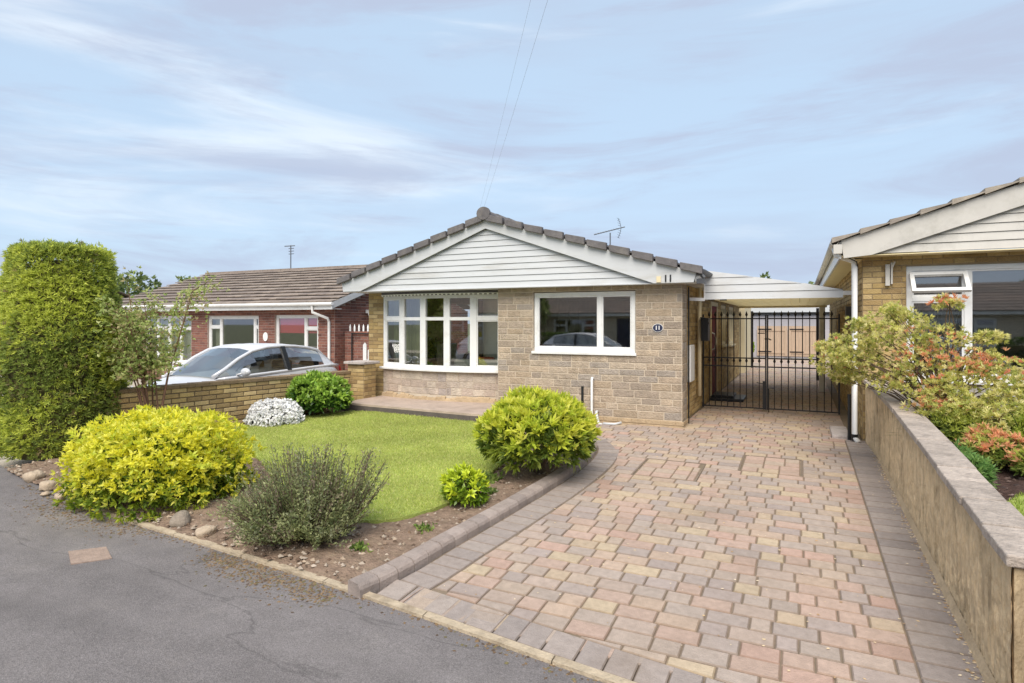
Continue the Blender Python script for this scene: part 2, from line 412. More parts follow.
# ------------------------------------------------------------------ leaves
def pal(*cols): return np.array([rgb(*c) for c in cols], dtype=np.float32)
def leaf_mesh(name, C, A, S, Wd, L_, col, m, parent=None, fold=.25, rel=None, curl=0.0):
    """one mesh of many leaf quads. C base points, A axis, S side vectors, Wd widths, L_ lengths, col colours"""
    n = len(C)
    A = A / np.linalg.norm(A, axis=1, keepdims=True)
    S = S - A * np.sum(S * A, axis=1, keepdims=True); S = S / (np.linalg.norm(S, axis=1, keepdims=True) + 1e-9)
    Nn = np.cross(S, A)
    L_ = L_[:, None]; Wd = Wd[:, None]
    v = np.zeros((n, 4, 3))
    v[:, 0] = C
    v[:, 1] = C + A * L_ * .45 + S * Wd * .5 + Nn * Wd * fold
    v[:, 2] = C + A * L_ - Nn * L_ * curl
    v[:, 3] = C + A * L_ * .45 - S * Wd * .5 + Nn * Wd * fold
    v = v.reshape(-1, 3)
    off = np.zeros(3)
    if parent is not None:
        q = parent
        while q is not None: off += np.array(q.location); q = q.parent
    else: off = np.array([(v[:, 0].min() + v[:, 0].max()) / 2, (v[:, 1].min() + v[:, 1].max()) / 2, v[:, 2].min()])
    v = v - off
    me = bpy.data.meshes.new(name)
    me.vertices.add(n * 4); me.vertices.foreach_set('co', v.ravel())
    me.loops.add(n * 4); me.loops.foreach_set('vertex_index', np.arange(n * 4, dtype=np.int32))
    me.polygons.add(n); me.polygons.foreach_set('loop_start', np.arange(0, n * 4, 4, dtype=np.int32))
    me.polygons.foreach_set('loop_total', np.full(n, 4, dtype=np.int32))
    me.update(calc_edges=True)
    at = me.attributes.new('tint', 'FLOAT_COLOR', 'FACE'); at.data.foreach_set('color', np.clip(col, 0, 1).astype(np.float32).ravel())
    me.materials.append(m)
    o = bpy.data.objects.new(name, me); COL.objects.link(o)
    if parent is not None: o.parent = parent
    else: o.location = off
    return o
def unit(v): return v / (np.linalg.norm(v, axis=-1, keepdims=True) + 1e-9)
def rosettes(P, D, k, ll, lw, cols, spread=1.0, jit=.3, cvar=.12):
    """k leaves round every shoot tip P pointing along D"""
    n = len(P); Pk = np.repeat(P, k, 0); Dk = np.repeat(D, k, 0)
    rnd = unit(rng.normal(size=(n * k, 3)))
    A = unit(Dk + rnd * spread)
    S = unit(np.cross(A, Dk + rng.normal(size=A.shape) * .3) + rng.normal(size=A.shape) * jit)
    l = ll * rng.uniform(.65, 1.25, n * k); w_ = lw * rng.uniform(.7, 1.2, n * k)
    c = np.repeat(cols, k, 0).copy(); c[:, :3] *= rng.uniform(1 - cvar, 1 + cvar, (n * k, 1))
    return Pk, A, S, w_, l, c
def lump(d, amp, seed, fr=3.0):
    r_ = np.random.default_rng(seed); s = 0
    for i in range(5):
        k_ = r_.normal(size=3) * fr * (1 + .5 * i); s = s + np.sin(d @ k_ + r_.uniform(0, 6)) / (1 + .5 * i)
    return 1 + amp * s / 2.2
def dome_pts(n, c, rx, ry, rz, amp=.1, seed=1, deep=.25, below=-.15, fr=3.0, power=2.0):
    d = unit(rng.normal(size=(n * 3, 3))); d = d[d[:, 2] > below][:n]
    if power != 2.0:
        q = (np.abs(d) ** power).sum(1, keepdims=True) ** (1 / power); dd = d / q
    else: dd = d
    r_ = lump(d, amp, seed, fr)[:, None] * (1 - deep * rng.uniform(0, 1, (len(d), 1)) ** 2.2)
    p = dd * r_ * np.array([rx, ry, rz]) + np.array(c)
    nrm = unit(d / np.array([rx, ry, rz]))
    return p, nrm, r_[:, 0]
def stems(parent, c, tips, r0, m, n=5, name='stem', rise=None):
    b_ = MB()
    for t_ in tips:
        c_ = Vector(c) + Vector((random.uniform(-.05, .05), random.uniform(-.05, .05), 0)); t_ = Vector(t_)
        mid = c_.lerp(t_, .5) + Vector((random.uniform(-.05, .05), random.uniform(-.05, .05), random.uniform(0, .05)))
        if rise:
            hx_ = t_ - c_; m1 = c_ + Vector((hx_.x * .12 + random.uniform(-.04, .04), hx_.y * .12 + random.uniform(-.04, .04), hx_.z * .45)); m2 = c_ + Vector((hx_.x * .5 + random.uniform(-.07, .07), hx_.y * .5 + random.uniform(-.07, .07), hx_.z * .8))
            b_.tube([c_, m1, m2, t_], [r0, r0 * .8, r0 * .6, r0 * .3], n)
        else: b_.tube([c_, mid, t_], [r0, r0 * .7, r0 * .35], n)
    return b_.build(name, m, parent)
LEAF = leaf_mat('leaf', .5, .48); LEAFG = leaf_mat('glossy_leaf', .3, .25); PETAL = leaf_mat('petal', .6, .15)
def pick(P_, n, p=None): return P_[rng.choice(len(P_), n, p=p)]
def ground_at(x, y): return zg(y)

def shrub(name, label, c, rx, ry, h, nros, k, ll, lw, palt, ptop=None, below=-.25, amp=.12, seed=1, m=LEAF, spread=1.0, lift=.25,
          cz=.42, group=None, fr=3.0, deep=.3, nst=14, inner=.55, up=.35, power=2.0):
    z0 = c[2]; t = empty(name, c, label, 'shrub', group)
    cc = (c[0], c[1], z0 + h * cz)
    rz = h * (1 - cz)
    P1, Nn, rr = dome_pts(nros, cc, rx, ry, rz, amp, seed, deep, below, fr, power)
    P1[:, 2] = np.maximum(P1[:, 2], z0 + .03)
    n = len(P1)
    cols = pick(palt, n)
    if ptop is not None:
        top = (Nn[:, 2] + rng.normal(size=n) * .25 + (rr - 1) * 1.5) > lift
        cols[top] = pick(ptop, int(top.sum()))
    D = unit(Nn + np.array([0, 0, up]))
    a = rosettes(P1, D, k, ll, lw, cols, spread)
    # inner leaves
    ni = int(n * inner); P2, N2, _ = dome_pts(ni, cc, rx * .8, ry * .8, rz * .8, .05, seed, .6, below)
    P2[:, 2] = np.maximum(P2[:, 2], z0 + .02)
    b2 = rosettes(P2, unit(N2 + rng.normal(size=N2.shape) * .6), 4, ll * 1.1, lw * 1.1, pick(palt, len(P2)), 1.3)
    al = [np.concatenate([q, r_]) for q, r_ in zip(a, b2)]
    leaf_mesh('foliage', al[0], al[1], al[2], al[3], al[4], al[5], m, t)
    tips = P1[rng.choice(n, nst)]; stems(t, c, [tuple(np.array(c) + (q - np.array(c)) * .85) for q in tips], .012, M['stem'])
    return t

# ---- the yellow shrub by the road
YB = (-5.90, 4.08, zg(4.1))
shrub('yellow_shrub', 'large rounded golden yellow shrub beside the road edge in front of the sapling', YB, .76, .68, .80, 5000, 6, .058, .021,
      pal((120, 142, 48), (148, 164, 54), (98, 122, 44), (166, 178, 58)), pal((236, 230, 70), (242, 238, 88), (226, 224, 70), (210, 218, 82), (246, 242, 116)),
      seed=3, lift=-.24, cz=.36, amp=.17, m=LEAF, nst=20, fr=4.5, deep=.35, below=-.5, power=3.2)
# ---- lime shrub beside the kerb curve
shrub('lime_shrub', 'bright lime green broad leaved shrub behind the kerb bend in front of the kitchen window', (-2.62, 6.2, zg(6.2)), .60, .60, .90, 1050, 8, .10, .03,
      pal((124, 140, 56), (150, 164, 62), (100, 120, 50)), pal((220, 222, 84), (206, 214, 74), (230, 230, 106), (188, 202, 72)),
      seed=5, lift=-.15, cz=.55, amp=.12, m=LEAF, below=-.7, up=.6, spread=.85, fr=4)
shrub('small_lime_shrub', 'small knee high lime green shrub between lawn corner and kerb', (-2.86, 5.0, zg(5)), .2, .2, .36, 170, 8, .065, .026,
      pal((110, 140, 40), (140, 165, 50)), pal((206, 218, 62), (186, 204, 56)), seed=8, lift=-.1, cz=.5, m=LEAFG, below=-.6, up=.5)
# ---- green shrub and white flowering shrub by the brick wall
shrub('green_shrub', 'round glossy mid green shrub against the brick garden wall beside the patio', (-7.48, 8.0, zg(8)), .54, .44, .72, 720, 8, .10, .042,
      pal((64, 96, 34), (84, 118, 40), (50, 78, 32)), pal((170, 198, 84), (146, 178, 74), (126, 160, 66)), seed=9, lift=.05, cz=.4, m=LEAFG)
wt = shrub('white_flowering_shrub', 'low white blossoming shrub against the brick garden wall', (-7.62, 7.2, zg(7.2)), .44, .36, .40, 2000, 6, .040, .034,
      pal((150, 156, 128), (196, 196, 178), (240, 238, 232)), pal((252, 251, 249), (250, 249, 246), (254, 253, 251)), seed=12, lift=-.45, cz=.35, m=PETAL, inner=.12, amp=.16, fr=5, below=-.5, deep=.12)
# small weeds in the bed
for i, (x, y, s_) in enumerate([(-3.02, 5.75, 1.4), (-2.85, 4.3, .8), (-3.1, 3.75, .8), (-2.8, 5.4, .8)]):
    lab = ['pale green leafy weed at the foot of the lime shrub', 'small tuft of green weed halfway along the kerb bed', 'small green weed beside the grey green shrub', 'small weed just behind the small lime shrub'][i]
    n = int(40 * s_); P_ = np.array([x, y, zg(y) + .03]) + rng.normal(size=(n, 3)) * np.array([.05, .05, .012]) * s_
    a = rosettes(P_, unit(np.array([[0, 0, 1.]] * n) + rng.normal(size=(n, 3)) * .5), 4, .055 * s_, .018, pick(pal((120, 146, 66), (150, 168, 90), (96, 120, 60)), n), .8)
    tag(leaf_mesh('weed', *[a[0], a[1], a[2], a[3], a[4], a[5]], LEAF), lab, 'weed', 'weeds in the flower bed')

# ---- grey green hebe
HB = (-3.65, 3.78, zg(3.8))
t = empty('hebe_shrub', HB, 'wispy grey green shrub with upright twigs beside the road edge', 'shrub')
Cs, As, Ss, Ws, Ls, Cc = [], [], [], [], [], []
tw = MB(); hp = pal((136, 146, 98), (154, 162, 112), (116, 128, 84), (156, 160, 124), (154, 140, 118)); hp2 = pal((176, 180, 124), (184, 188, 136), (162, 168, 114))
fans = [(-.52, -.08, .42, .20), (-.40, .16, .62, .22), (-.26, -.20, .55, .22), (-.16, .12, .80, .22), (-.02, -.10, .70, .22), (.06, .2, .78, .20), (.16, -.16, .58, .20), (.24, .10, .66, .18), (.36, -.12, .40, .17), (.52, .14, .74, .13), (.46, -.02, .55, .14), (-.62, .1, .34, .16), (.0, -.32, .36, .22), (-.3, -.34, .3, .18), (.3, -.3, .28, .16)]
rgt = Vector((.9037, .428, 0)); fwd = Vector((-.428, .9037, 0))
for (fx, fy_, fh, fr_) in fans:
    tone0 = random.uniform(.88, 1.12)
    for i in range(int(52 * fr_ / .2)):
        o2 = Vector((random.gauss(0, fr_ * .5), random.gauss(0, fr_ * .5), 0)); base = Vector(HB) + rgt * fx * .18 + fwd * fy_ * .18 + o2 * .15 + Vector((0, 0, .02))
        tip = Vector(HB) + rgt * fx + fwd * fy_ + o2 + Vector((0, 0, fh * random.uniform(.72, 1.04) - .35 * o2.length))
        mid = base.lerp(tip, .5) + (rgt * fx + fwd * fy_) * .16 + Vector((random.gauss(0, .02), random.gauss(0, .02), 0))
        if i % 2 == 0: tw.tube([base, mid, tip], [.007, .005, .002], 4, caps=False)
        nl_ = 34; tone = (hp[rng.integers(len(hp))] if random.random() < .66 else hp2[rng.integers(3)]) * tone0
        for k in range(nl_):
            f = .34 + .66 * k / nl_
            p = base.lerp(mid, f * 2) if f < .5 else mid.lerp(tip, min(1.04, f * 2 - 1))
            d = (tip - mid).normalized() * .9 + Vector((random.gauss(0, .6), random.gauss(0, .6), random.gauss(0, .5)))
            Cs.append(p + Vector((random.gauss(0, .012), random.gauss(0, .012), random.gauss(0, .01)))); As.append(d); Ss.append((random.gauss(0, 1), random.gauss(0, 1), random.gauss(0, 1)))
            Ws.append(.012); Ls.append(random.uniform(.020, .036)); Cc.append(tone * random.uniform(.75, 1.15))
leaf_mesh('foliage', np.array(Cs), np.array(As), np.array(Ss), np.array(Ws), np.array(Ls), np.array(Cc), LEAF, t)
tw.build('stem', M['stem'], t)

# ---- clipped conifer
HC = (-9.12, 4.88, -.2); HH = 2.78
t = empty('clipped_conifer', HC, 'tall clipped green conifer with a flat top at the left edge', 'tree')
n = 15000
th = rng.uniform(0, 2 * math.pi, n); hz = rng.uniform(0, 1, n)
prof = lambda h: np.interp(h, [0, .1, .45, .68, .86, .95, 1.0], [.62, .68, .71, .65, .56, .53, .50])
rr = prof(hz) * lump(np.stack([np.cos(th), np.sin(th), hz * 3], 1), .05, 4, 3.0) * (1 - .14 * rng.uniform(0, 1, n) ** 2)
P1 = np.stack([HC[0] + rr * np.cos(th), HC[1] + rr * np.sin(th), HC[2] + .04 + hz * (HH - .06)], 1)
D1 = unit(np.stack([np.cos(th), np.sin(th), .55 + 0 * th], 1))
nt3 = 2200; ra = np.sqrt(rng.uniform(0, 1, nt3)) * .52; ta = rng.uniform(0, 6.283, nt3)
P2 = np.stack([HC[0] + ra * np.cos(ta), HC[1] + ra * np.sin(ta), HC[2] + HH - .02 - .05 * (ra / .5) ** 3 + rng.normal(size=nt3) * .018], 1)
D2 = unit(np.stack([.3 * np.cos(ta), .3 * np.sin(ta), 1 + 0 * ta], 1))
P_ = np.concatenate([P1, P2]); D_ = np.concatenate([D1, D2])
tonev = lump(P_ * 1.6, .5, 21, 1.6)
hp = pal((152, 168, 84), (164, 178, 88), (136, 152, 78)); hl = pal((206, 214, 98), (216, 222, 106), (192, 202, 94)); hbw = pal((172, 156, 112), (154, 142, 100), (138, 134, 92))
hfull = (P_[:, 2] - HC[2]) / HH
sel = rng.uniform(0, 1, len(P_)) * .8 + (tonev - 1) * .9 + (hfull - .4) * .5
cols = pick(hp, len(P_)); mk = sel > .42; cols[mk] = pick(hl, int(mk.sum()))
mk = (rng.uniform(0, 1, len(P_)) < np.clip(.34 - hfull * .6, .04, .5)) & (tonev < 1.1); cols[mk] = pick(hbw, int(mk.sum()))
P_ = P_ + unit(D_) * np.abs(rng.normal(size=(len(P_), 1))) * .03
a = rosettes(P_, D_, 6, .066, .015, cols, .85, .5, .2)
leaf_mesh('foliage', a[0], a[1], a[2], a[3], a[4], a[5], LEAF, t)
b = MB(); b.tube([(HC[0], HC[1], HC[2]), (HC[0], HC[1], 1.2), (HC[0], HC[1], 2.2)], [.09, .06, .02], 8)
for i in range(40):
    a_ = random.uniform(0, 6.28); z_ = random.uniform(.1, 2.2); b.tube([(HC[0], HC[1], z_ - .1), (HC[0] + .62 * math.cos(a_), HC[1] + .62 * math.sin(a_), z_ + .15)], [.02, .006], 5)
b.build('trunk', M['stem'], t)
b = MB(); b.tube([(HC[0], HC[1], HC[2] + z) for z in (.02, .3, 1.3, 1.9, 2.4, 2.62)], [.5, .58, .6, .5, .4, .28], 20); b.build('inner_growth', mat('dense_dead_foliage', rgb(88, 82, 52), 1, .5, 18, 1, 40), t)

# ---- sapling by the wall
TB = (-8.06, 5.5, zg(5.5))
t = empty('sapling_tree', TB, 'thin leafy sapling standing between the conifer and the silver car', 'tree')
b = MB(); tips = []
for i in range(11):
    a_ = random.uniform(0, 6.28); r_ = random.uniform(.15, .62)
    p0 = Vector(TB) + Vector((random.uniform(-.1, .1), random.uniform(-.1, .1), 0)); h_ = random.uniform(1.5, 2.25)
    p1 = p0 + Vector((math.cos(a_) * r_ * .35, math.sin(a_) * r_ * .35, h_ * .45)); p2 = p0 + Vector((math.cos(a_) * r_, math.sin(a_) * r_, h_))
    b.tube([p0, p1, p2], [.016, .011, .004], 6)
    for k in range(14):
        f = random.uniform(.1, 1); q = p1.lerp(p2, f); s_ = q + Vector((random.gauss(0, .17), random.gauss(0, .17), random.uniform(-.05, .2)))
        b.tube([q, s_], [.005, .002], 4); tips.append(s_); tips.append(q.lerp(s_, .6))
b.build('trunk', M['stemred'], t)
tips = np.array([tuple(q) for q in tips]); P_ = np.repeat(tips, 8, 0) + rng.normal(size=(len(tips) * 8, 3)) * .06
P_ = P_[P_[:, 2] > .28]
a = rosettes(P_, unit(rng.normal(size=P_.shape) + np.array([0, 0, .4])), 3, .058, .026, pick(pal((172, 188, 108), (190, 200, 122), (150, 168, 94), (200, 204, 140), (190, 176, 130)), len(P_)), .9)
leaf_mesh('crown', a[0], a[1], a[2], a[3], a[4], a[5], LEAF, t)

# ---- grass blades
n = 90000; X_ = rng.uniform(-8.2, -2.8, n * 2); Y_ = rng.uniform(4.0, 8.7, n * 2)
P0 = np.array(LAWN); j = np.roll(np.arange(len(P0)), 1); ins = np.zeros(len(X_), bool)
for i in range(len(P0)):
    xi, yi = P0[i]; xj, yj = P0[j[i]]
    c_ = ((yi > Y_) != (yj > Y_)) & (X_ < (xj - xi) * (Y_ - yi) / (yj - yi + 1e-12) + xi); ins ^= c_
X_, Y_ = X_[ins][:n] + rng.normal(size=ins.sum())[:n] * .018, Y_[ins][:n] + rng.normal(size=ins.sum())[:n] * .018; n = len(X_)
P_ = np.stack([X_, Y_, -.037 * (9 - Y_) + .058], 1)
tone = lump(P_ * np.array([1.0, 1.6, 0]), .7, 31, 1.6) * lump(P_ * np.array([3.0, 5.0, 0]), .35, 32, 1.6)
cols = pick(pal((190, 200, 108), (202, 208, 120), (178, 192, 98), (210, 208, 138)), n) * (0.78 + .24 * tone)[:, None]
gr = leaf_mesh('grass', P_, unit(np.array([[.1, -.25, 1.]] * n) + rng.normal(size=(n, 3)) * .45), rng.normal(size=(n, 3)), np.full(n, .006), rng.uniform(.018, .04, n), cols, leaf_mat('grass_blade', .6, .35))
tag(gr, 'short mown grass of the front lawn', 'grass'); kindof(gr, 'stuff')

# ------------------------------------------------------------------ block paving
PAV = [rgb(*[c_ * .82 + m_ * .18 - 5 for c_, m_ in zip(c, (176, 158, 138))]) for c in ((182, 164, 148), (188, 168, 144), (180, 156, 142), (186, 160, 146), (170, 156, 146), (164, 151, 144), (176, 160, 148), (190, 172, 146), (178, 160, 148), (184, 154, 140), (172, 158, 148), (184, 162, 144), (168, 154, 148))]
GREY = [rgb(*c) for c in ((148, 137, 130), (154, 142, 134), (142, 132, 126), (158, 146, 137))]
def block(b, q, z=None, zfun=None, gap=.0038, ch=.007, col=None, h=.05, lift=0):
    """q: four (x,y) ccw corners"""
    cx_ = sum(p[0] for p in q) / 4; cy_ = sum(p[1] for p in q) / 4
    def ins(d):
        n_ = len(q); ar = sum(q[i][0] * q[(i + 1) % n_][1] - q[(i + 1) % n_][0] * q[i][1] for i in range(n_)); sg = 1 if ar > 0 else -1
        ln = []
        for i in range(n_):
            (xa, ya), (xb, yb) = q[i], q[(i + 1) % n_]; ex, ey = xb - xa, yb - ya; l = math.hypot(ex, ey)
            if l < 1e-4: ln.append(None); continue
            nx, ny = -ey / l * sg, ex / l * sg; ln.append((xa + nx * d, ya + ny * d, ex / l, ey / l))
        out = []
        for i in range(n_):
            a_, b_ = ln[i - 1], ln[i]
            if a_ is None or b_ is None: out.append((q[i][0] + (cx_ - q[i][0]) * .06, q[i][1] + (cy_ - q[i][1]) * .06)); continue
            det = a_[2] * b_[3] - a_[3] * b_[2]
            if abs(det) < .15: out.append((q[i][0] + (cx_ - q[i][0]) * .06, q[i][1] + (cy_ - q[i][1]) * .06)); continue
            t_ = ((b_[0] - a_[0]) * b_[3] - (b_[1] - a_[1]) * b_[2]) / det; out.append((a_[0] + a_[2] * t_, a_[1] + a_[3] * t_))
        return out
    zz = lift + random.uniform(-.0018, .0018); tx, ty = random.uniform(-.008, .008), random.uniform(-.008, .008)
    f = lambda p, d: (p[0], p[1], zfun(p[0], p[1]) + zz + d + tx * (p[0] - cx_) + ty * (p[1] - cy_))
    a = [f(p, -h) for p in ins(gap)]; c_ = [f(p, -ch * .8) for p in ins(gap)]; e = [f(p, 0) for p in ins(gap + ch)]
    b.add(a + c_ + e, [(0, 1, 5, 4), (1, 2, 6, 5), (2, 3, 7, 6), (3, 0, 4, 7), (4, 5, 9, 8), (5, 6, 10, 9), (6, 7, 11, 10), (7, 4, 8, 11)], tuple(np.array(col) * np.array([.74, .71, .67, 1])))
    b.add(e, [(0, 1, 2, 3)], col)
XR = .55
def zdrive(x, y): return zg(y)
BW = .30
def lx(y):   # left limit of the coloured blocks
    if y < 7.0: return kx(y) + BW
    if y < 8.3:
        a = (y - 7.0) / 1.3; return -2.0 - .50 * a ** 2 - .05 * a
    if y < 9.42: return -3.6
    return -1.66
def fy(x): return edge(x) + .30
b = MB()
MH = [(-1.68, -1.00, 6.65, 7.40), (-.62, .02, 7.25, 8.00)]    # recessed inspection covers filled with paving
def row_blocks(b, y0, y1, xl0, xl1, xr, big=1.0):
    x = min(xl0, xl1) - random.uniform(0, .2); 
    while x < xr:
        w_ = random.choice((.25, .25, .165, .165, .21)) * big
        if random.random() < .06: w_ = .12
        x2 = x + w_
        if xr - x2 < .09: x2 = xr
        q = [[x, y0], [x2, y0], [x2, y1], [x, y1]]
        x = x2
        q[0][0] = max(q[0][0], xl0); q[1][0] = max(q[1][0], xl0); q[2][0] = max(q[2][0], xl1); q[3][0] = max(q[3][0], xl1)
        for p in q: p[0] = min(p[0], xr)
        for k, p in ((0, q[0]), (1, q[1])):
            p[1] = max(p[1], min(fy(p[0]), y1))
        for p in (q[2], q[3]): p[1] = max(p[1], fy(p[0]) + .001) if p[1] < fy(p[0]) else p[1]
        if (q[1][0] - q[0][0]) + (q[2][0] - q[3][0]) < .05: continue
        if (q[3][1] - q[0][1]) + (q[2][1] - q[1][1]) < .075: continue
        ccx = sum(p[0] for p in q) / 4; ccy = sum(p[1] for p in q) / 4
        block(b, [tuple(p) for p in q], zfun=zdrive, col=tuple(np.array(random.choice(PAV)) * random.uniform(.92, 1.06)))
y = 3.05; k = 0
while y < 19.8:
    dy_ = .150
    xr = XR if y < 9.3 else (.62 if y < 19.8 else .6)
    cut = [(a, c_) for a, c_, d, e in MH if d - .01 < y < e - .05]; xa, xb = lx(y), lx(y + dy_)
    for (a, c_) in sorted(cut):
        row_blocks(b, y, y + dy_, xa, xb, a - .006); xa = xb = c_ + .006
    row_blocks(b, y, y + dy_, xa, xb, xr)
    y += dy_
# covers' own blocks
for (a, c_, d, e) in MH:
    nx_, ny_ = 4, 4
    for i in range(ny_):
        xx = a + .02
        while xx < c_ - .06:
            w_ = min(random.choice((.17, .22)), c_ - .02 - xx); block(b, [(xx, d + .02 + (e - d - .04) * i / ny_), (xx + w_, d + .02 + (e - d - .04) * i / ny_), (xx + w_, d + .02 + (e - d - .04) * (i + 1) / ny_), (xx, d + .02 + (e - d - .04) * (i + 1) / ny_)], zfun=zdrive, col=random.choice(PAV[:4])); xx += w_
kindof(b.build('driveway', M['paver']), 'structure')
# grey border blocks
b = MB()
y = 3.0
while y < 9.3:                     # along the right wall
    dy_ = .165; q = [(XR, y), (.86, y), (.86, y + dy_), (XR, y + dy_)]
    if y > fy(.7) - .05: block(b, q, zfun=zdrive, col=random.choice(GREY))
    y += dy_
def polyline_pts(P_, step):
    out = []; acc = 0.0
    for (a, c_) in zip(P_, P_[1:]):
        l = math.dist(a, c_); t_ = -acc
        while t_ + step <= l + 1e-9:
            t_ += step; out.append((a[0] + (c_[0] - a[0]) * t_ / l, a[1] + (c_[1] - a[1]) * t_ / l))
        acc = l - t_
    return out
def smooth_line(P_, it=3):
    for _ in range(it):
        Q = [P_[0]]
        for a, c_ in zip(P_, P_[1:]): Q += [(a[0] * .75 + c_[0] * .25, a[1] * .75 + c_[1] * .25), (a[0] * .25 + c_[0] * .75, a[1] * .25 + c_[1] * .75)]
        Q.append(P_[-1]); P_ = Q
    return P_
KS = [KERB[0]] + polyline_pts(smooth_line(KERB), .165)
def offs(P_, d):
    out = []
    for i, p in enumerate(P_):
        a, c_ = P_[max(0, i - 1)], P_[min(len(P_) - 1, i + 1)]; tx, ty = c_[0] - a[0], c_[1] - a[1]; l = math.hypot(tx, ty)
        out.append((p[0] + ty / l * d, p[1] - tx / l * d))
    return out
K0, K1 = offs(KS, .012), offs(KS, BW - .01)
for i in range(1, len(KS) - 1):
    if min(K1[i][1], K0[i][1]) < fy(K1[i][0]) - .02: continue
    if KS[i][1] > 8.26 : break
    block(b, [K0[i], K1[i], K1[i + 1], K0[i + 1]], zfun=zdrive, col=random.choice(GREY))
x = -2.56                            # along the road
while x < .86:
    w_ = random.choice((.165, .165, .2)); x2 = x + w_
    if .86 - x2 < .1: x2 = .86
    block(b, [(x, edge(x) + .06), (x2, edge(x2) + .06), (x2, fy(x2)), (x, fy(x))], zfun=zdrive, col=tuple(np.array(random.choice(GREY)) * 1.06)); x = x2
kindof(b.build('driveway_border', M['paver']), 'structure')
# joint sand below all blocks
b = MB(); ys = lsp(2.7, 22, 40)
vv = []
for y in ys:
    yl = -2.52 if y < 7.4 else (-3.3 if y < 9.5 else -1.6)
    vv += [(yl + .02 if y < 9.5 else -1.66, max(y, edge(yl) + .05), zg(y) - .009), (.0, max(y, edge(0) + .05), zg(y) - .009), (.9, max(y, edge(.9) + .05), zg(y) - .009)]
b.add(vv, [(i * 3 + k, i * 3 + k + 1, i * 3 + k + 4, i * 3 + k + 3) for i in range(len(ys) - 1) for k in (0, 1)])
b.add([(-3.7, 8.2, -.038), (-1.6, 8.2, -.038), (-1.6, 9.4, -.01), (-3.7, 9.4, -.01)], [(0, 1, 2, 3)])
kindof(b.build('paving_joint_sand', M['sand']), 'structure')
# rear paving beyond the carport
b = MB(); y = 19.82
while y < 29.4:
    x = -4.0 - random.uniform(0, .3)
    while x < 3:
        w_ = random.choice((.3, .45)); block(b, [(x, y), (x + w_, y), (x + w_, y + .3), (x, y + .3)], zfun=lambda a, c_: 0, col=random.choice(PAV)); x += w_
    y += .3
b.add([(-4.2, 19.75, -.03), (3.2, 19.75, -.03), (3.2, 29.6, -.03), (-4.2, 29.6, -.03)], [(0, 1, 2, 3)], GREY[0])
kindof(b.build('rear_yard', M['paver']), 'structure')

# raised kerb
b = MB(); KI = offs(KS, -.135); kcol = [rgb(*c) for c in ((154, 140, 131), (150, 136, 127), (158, 144, 135), (147, 134, 126))]
def kerb_block(b, i, col):
    p0, p1 = KS[i], KS[i + 1]; q0, q1 = KI[i], KI[i + 1]
    g_ = .02
    def L2(a, c_, t_): return (a[0] + (c_[0] - a[0]) * t_, a[1] + (c_[1] - a[1]) * t_)
    a, c_ = L2(p0, p1, g_), L2(p0, p1, 1 - g_); d, e = L2(q0, q1, 1 - g_), L2(q0, q1, g_)
    jz = random.uniform(-.002, .002)
    def pt(o, i_, t_, z_): x, y = L2(o, i_, t_); return (x, y, zg(y) + z_ + jz)
    prof_ = [(0, -.03), (0, .045), (.08, .066), (.24, .08), (.9, .085), (1, .078), (1, -.03)]
    v = [pt(a, e, t_, z_) for t_, z_ in prof_] + [pt(c_, d, t_, z_) for t_, z_ in prof_]
    n_ = len(prof_)
    b.add(v, [(k_, n_ + k_, n_ + k_ + 1, k_ + 1) for k_ in range(n_ - 1)] + [tuple(range(n_)), tuple(range(2 * n_ - 1, n_ - 1, -1))], col)
for i in range(len(KS) - 1): kerb_block(b, i, tuple(np.array(random.choice(kcol)) * random.uniform(.93, 1.07)))
o = b.build('kerb', M['kerb']); kindof(o, 'structure')

# concrete edging flush with the road
b = MB(); x = -6.6
while x < .86:
    x2 = min(.86, x + .9)
    b.add([(x + .004, edge(x) - .005, -.3), (x2 - .004, edge(x2) - .005, -.3), (x2 - .004, edge(x2) + .05, -.3), (x + .004, edge(x) + .05, -.3),
           (x + .004, edge(x) - .005, zg(edge(x)) + .008), (x2 - .004, edge(x2) - .005, zg(edge(x2)) + .008), (x2 - .004, edge(x2) + .05, zg(edge(x2)) + .012), (x + .004, edge(x) + .05, zg(edge(x)) + .012)],
          [(4, 5, 6, 7), (0, 1, 5, 4), (2, 3, 7, 6), (1, 2, 6, 5), (3, 0, 4, 7)])
    x = x2
kindof(b.build('edging_kerb', mat('pale_edging', rgb(176, 160, 136), .9, .2, 12, .6, 60, dirt=rgb(120, 104, 84), dirt_amt=.8, dirt_scale=5)), 'structure')

# inspection covers
for (a, c_, d, e), lab in zip(MH, ['block filled inspection cover in the driveway in front of the house corner', 'block filled inspection cover in the driveway in front of the gates']):
    b = MB()
    for p, q in (((a, d), (c_, d)), ((c_, d), (c_, e)), ((c_, e), (a, e)), ((a, e), (a, d))):
        b.beam((p[0], p[1], zg(p[1]) - .010), (q[0], q[1], zg(q[1]) - .012), .008, .022)
    tag(b.build('inspection_cover', mat('dull_steel', rgb(126, 112, 98), .7)), lab, 'manhole cover', 'inspection covers in the driveway')
zc_ = -.2265
o = MB(); o.extrude([(-5.26, 2.86, zc_ - .01), (-4.97, 2.72, zc_ - .01), (-4.80, 2.92, zc_ - .01), (-5.09, 3.05, zc_ - .01)], (0, 0, .014))
tag(o.build('stop_tap_cover', mat('rusty_cover', rgb(150, 130, 116), .9, .2, 20, .5, 60)), 'small brownish square cover set in the asphalt', 'cover')

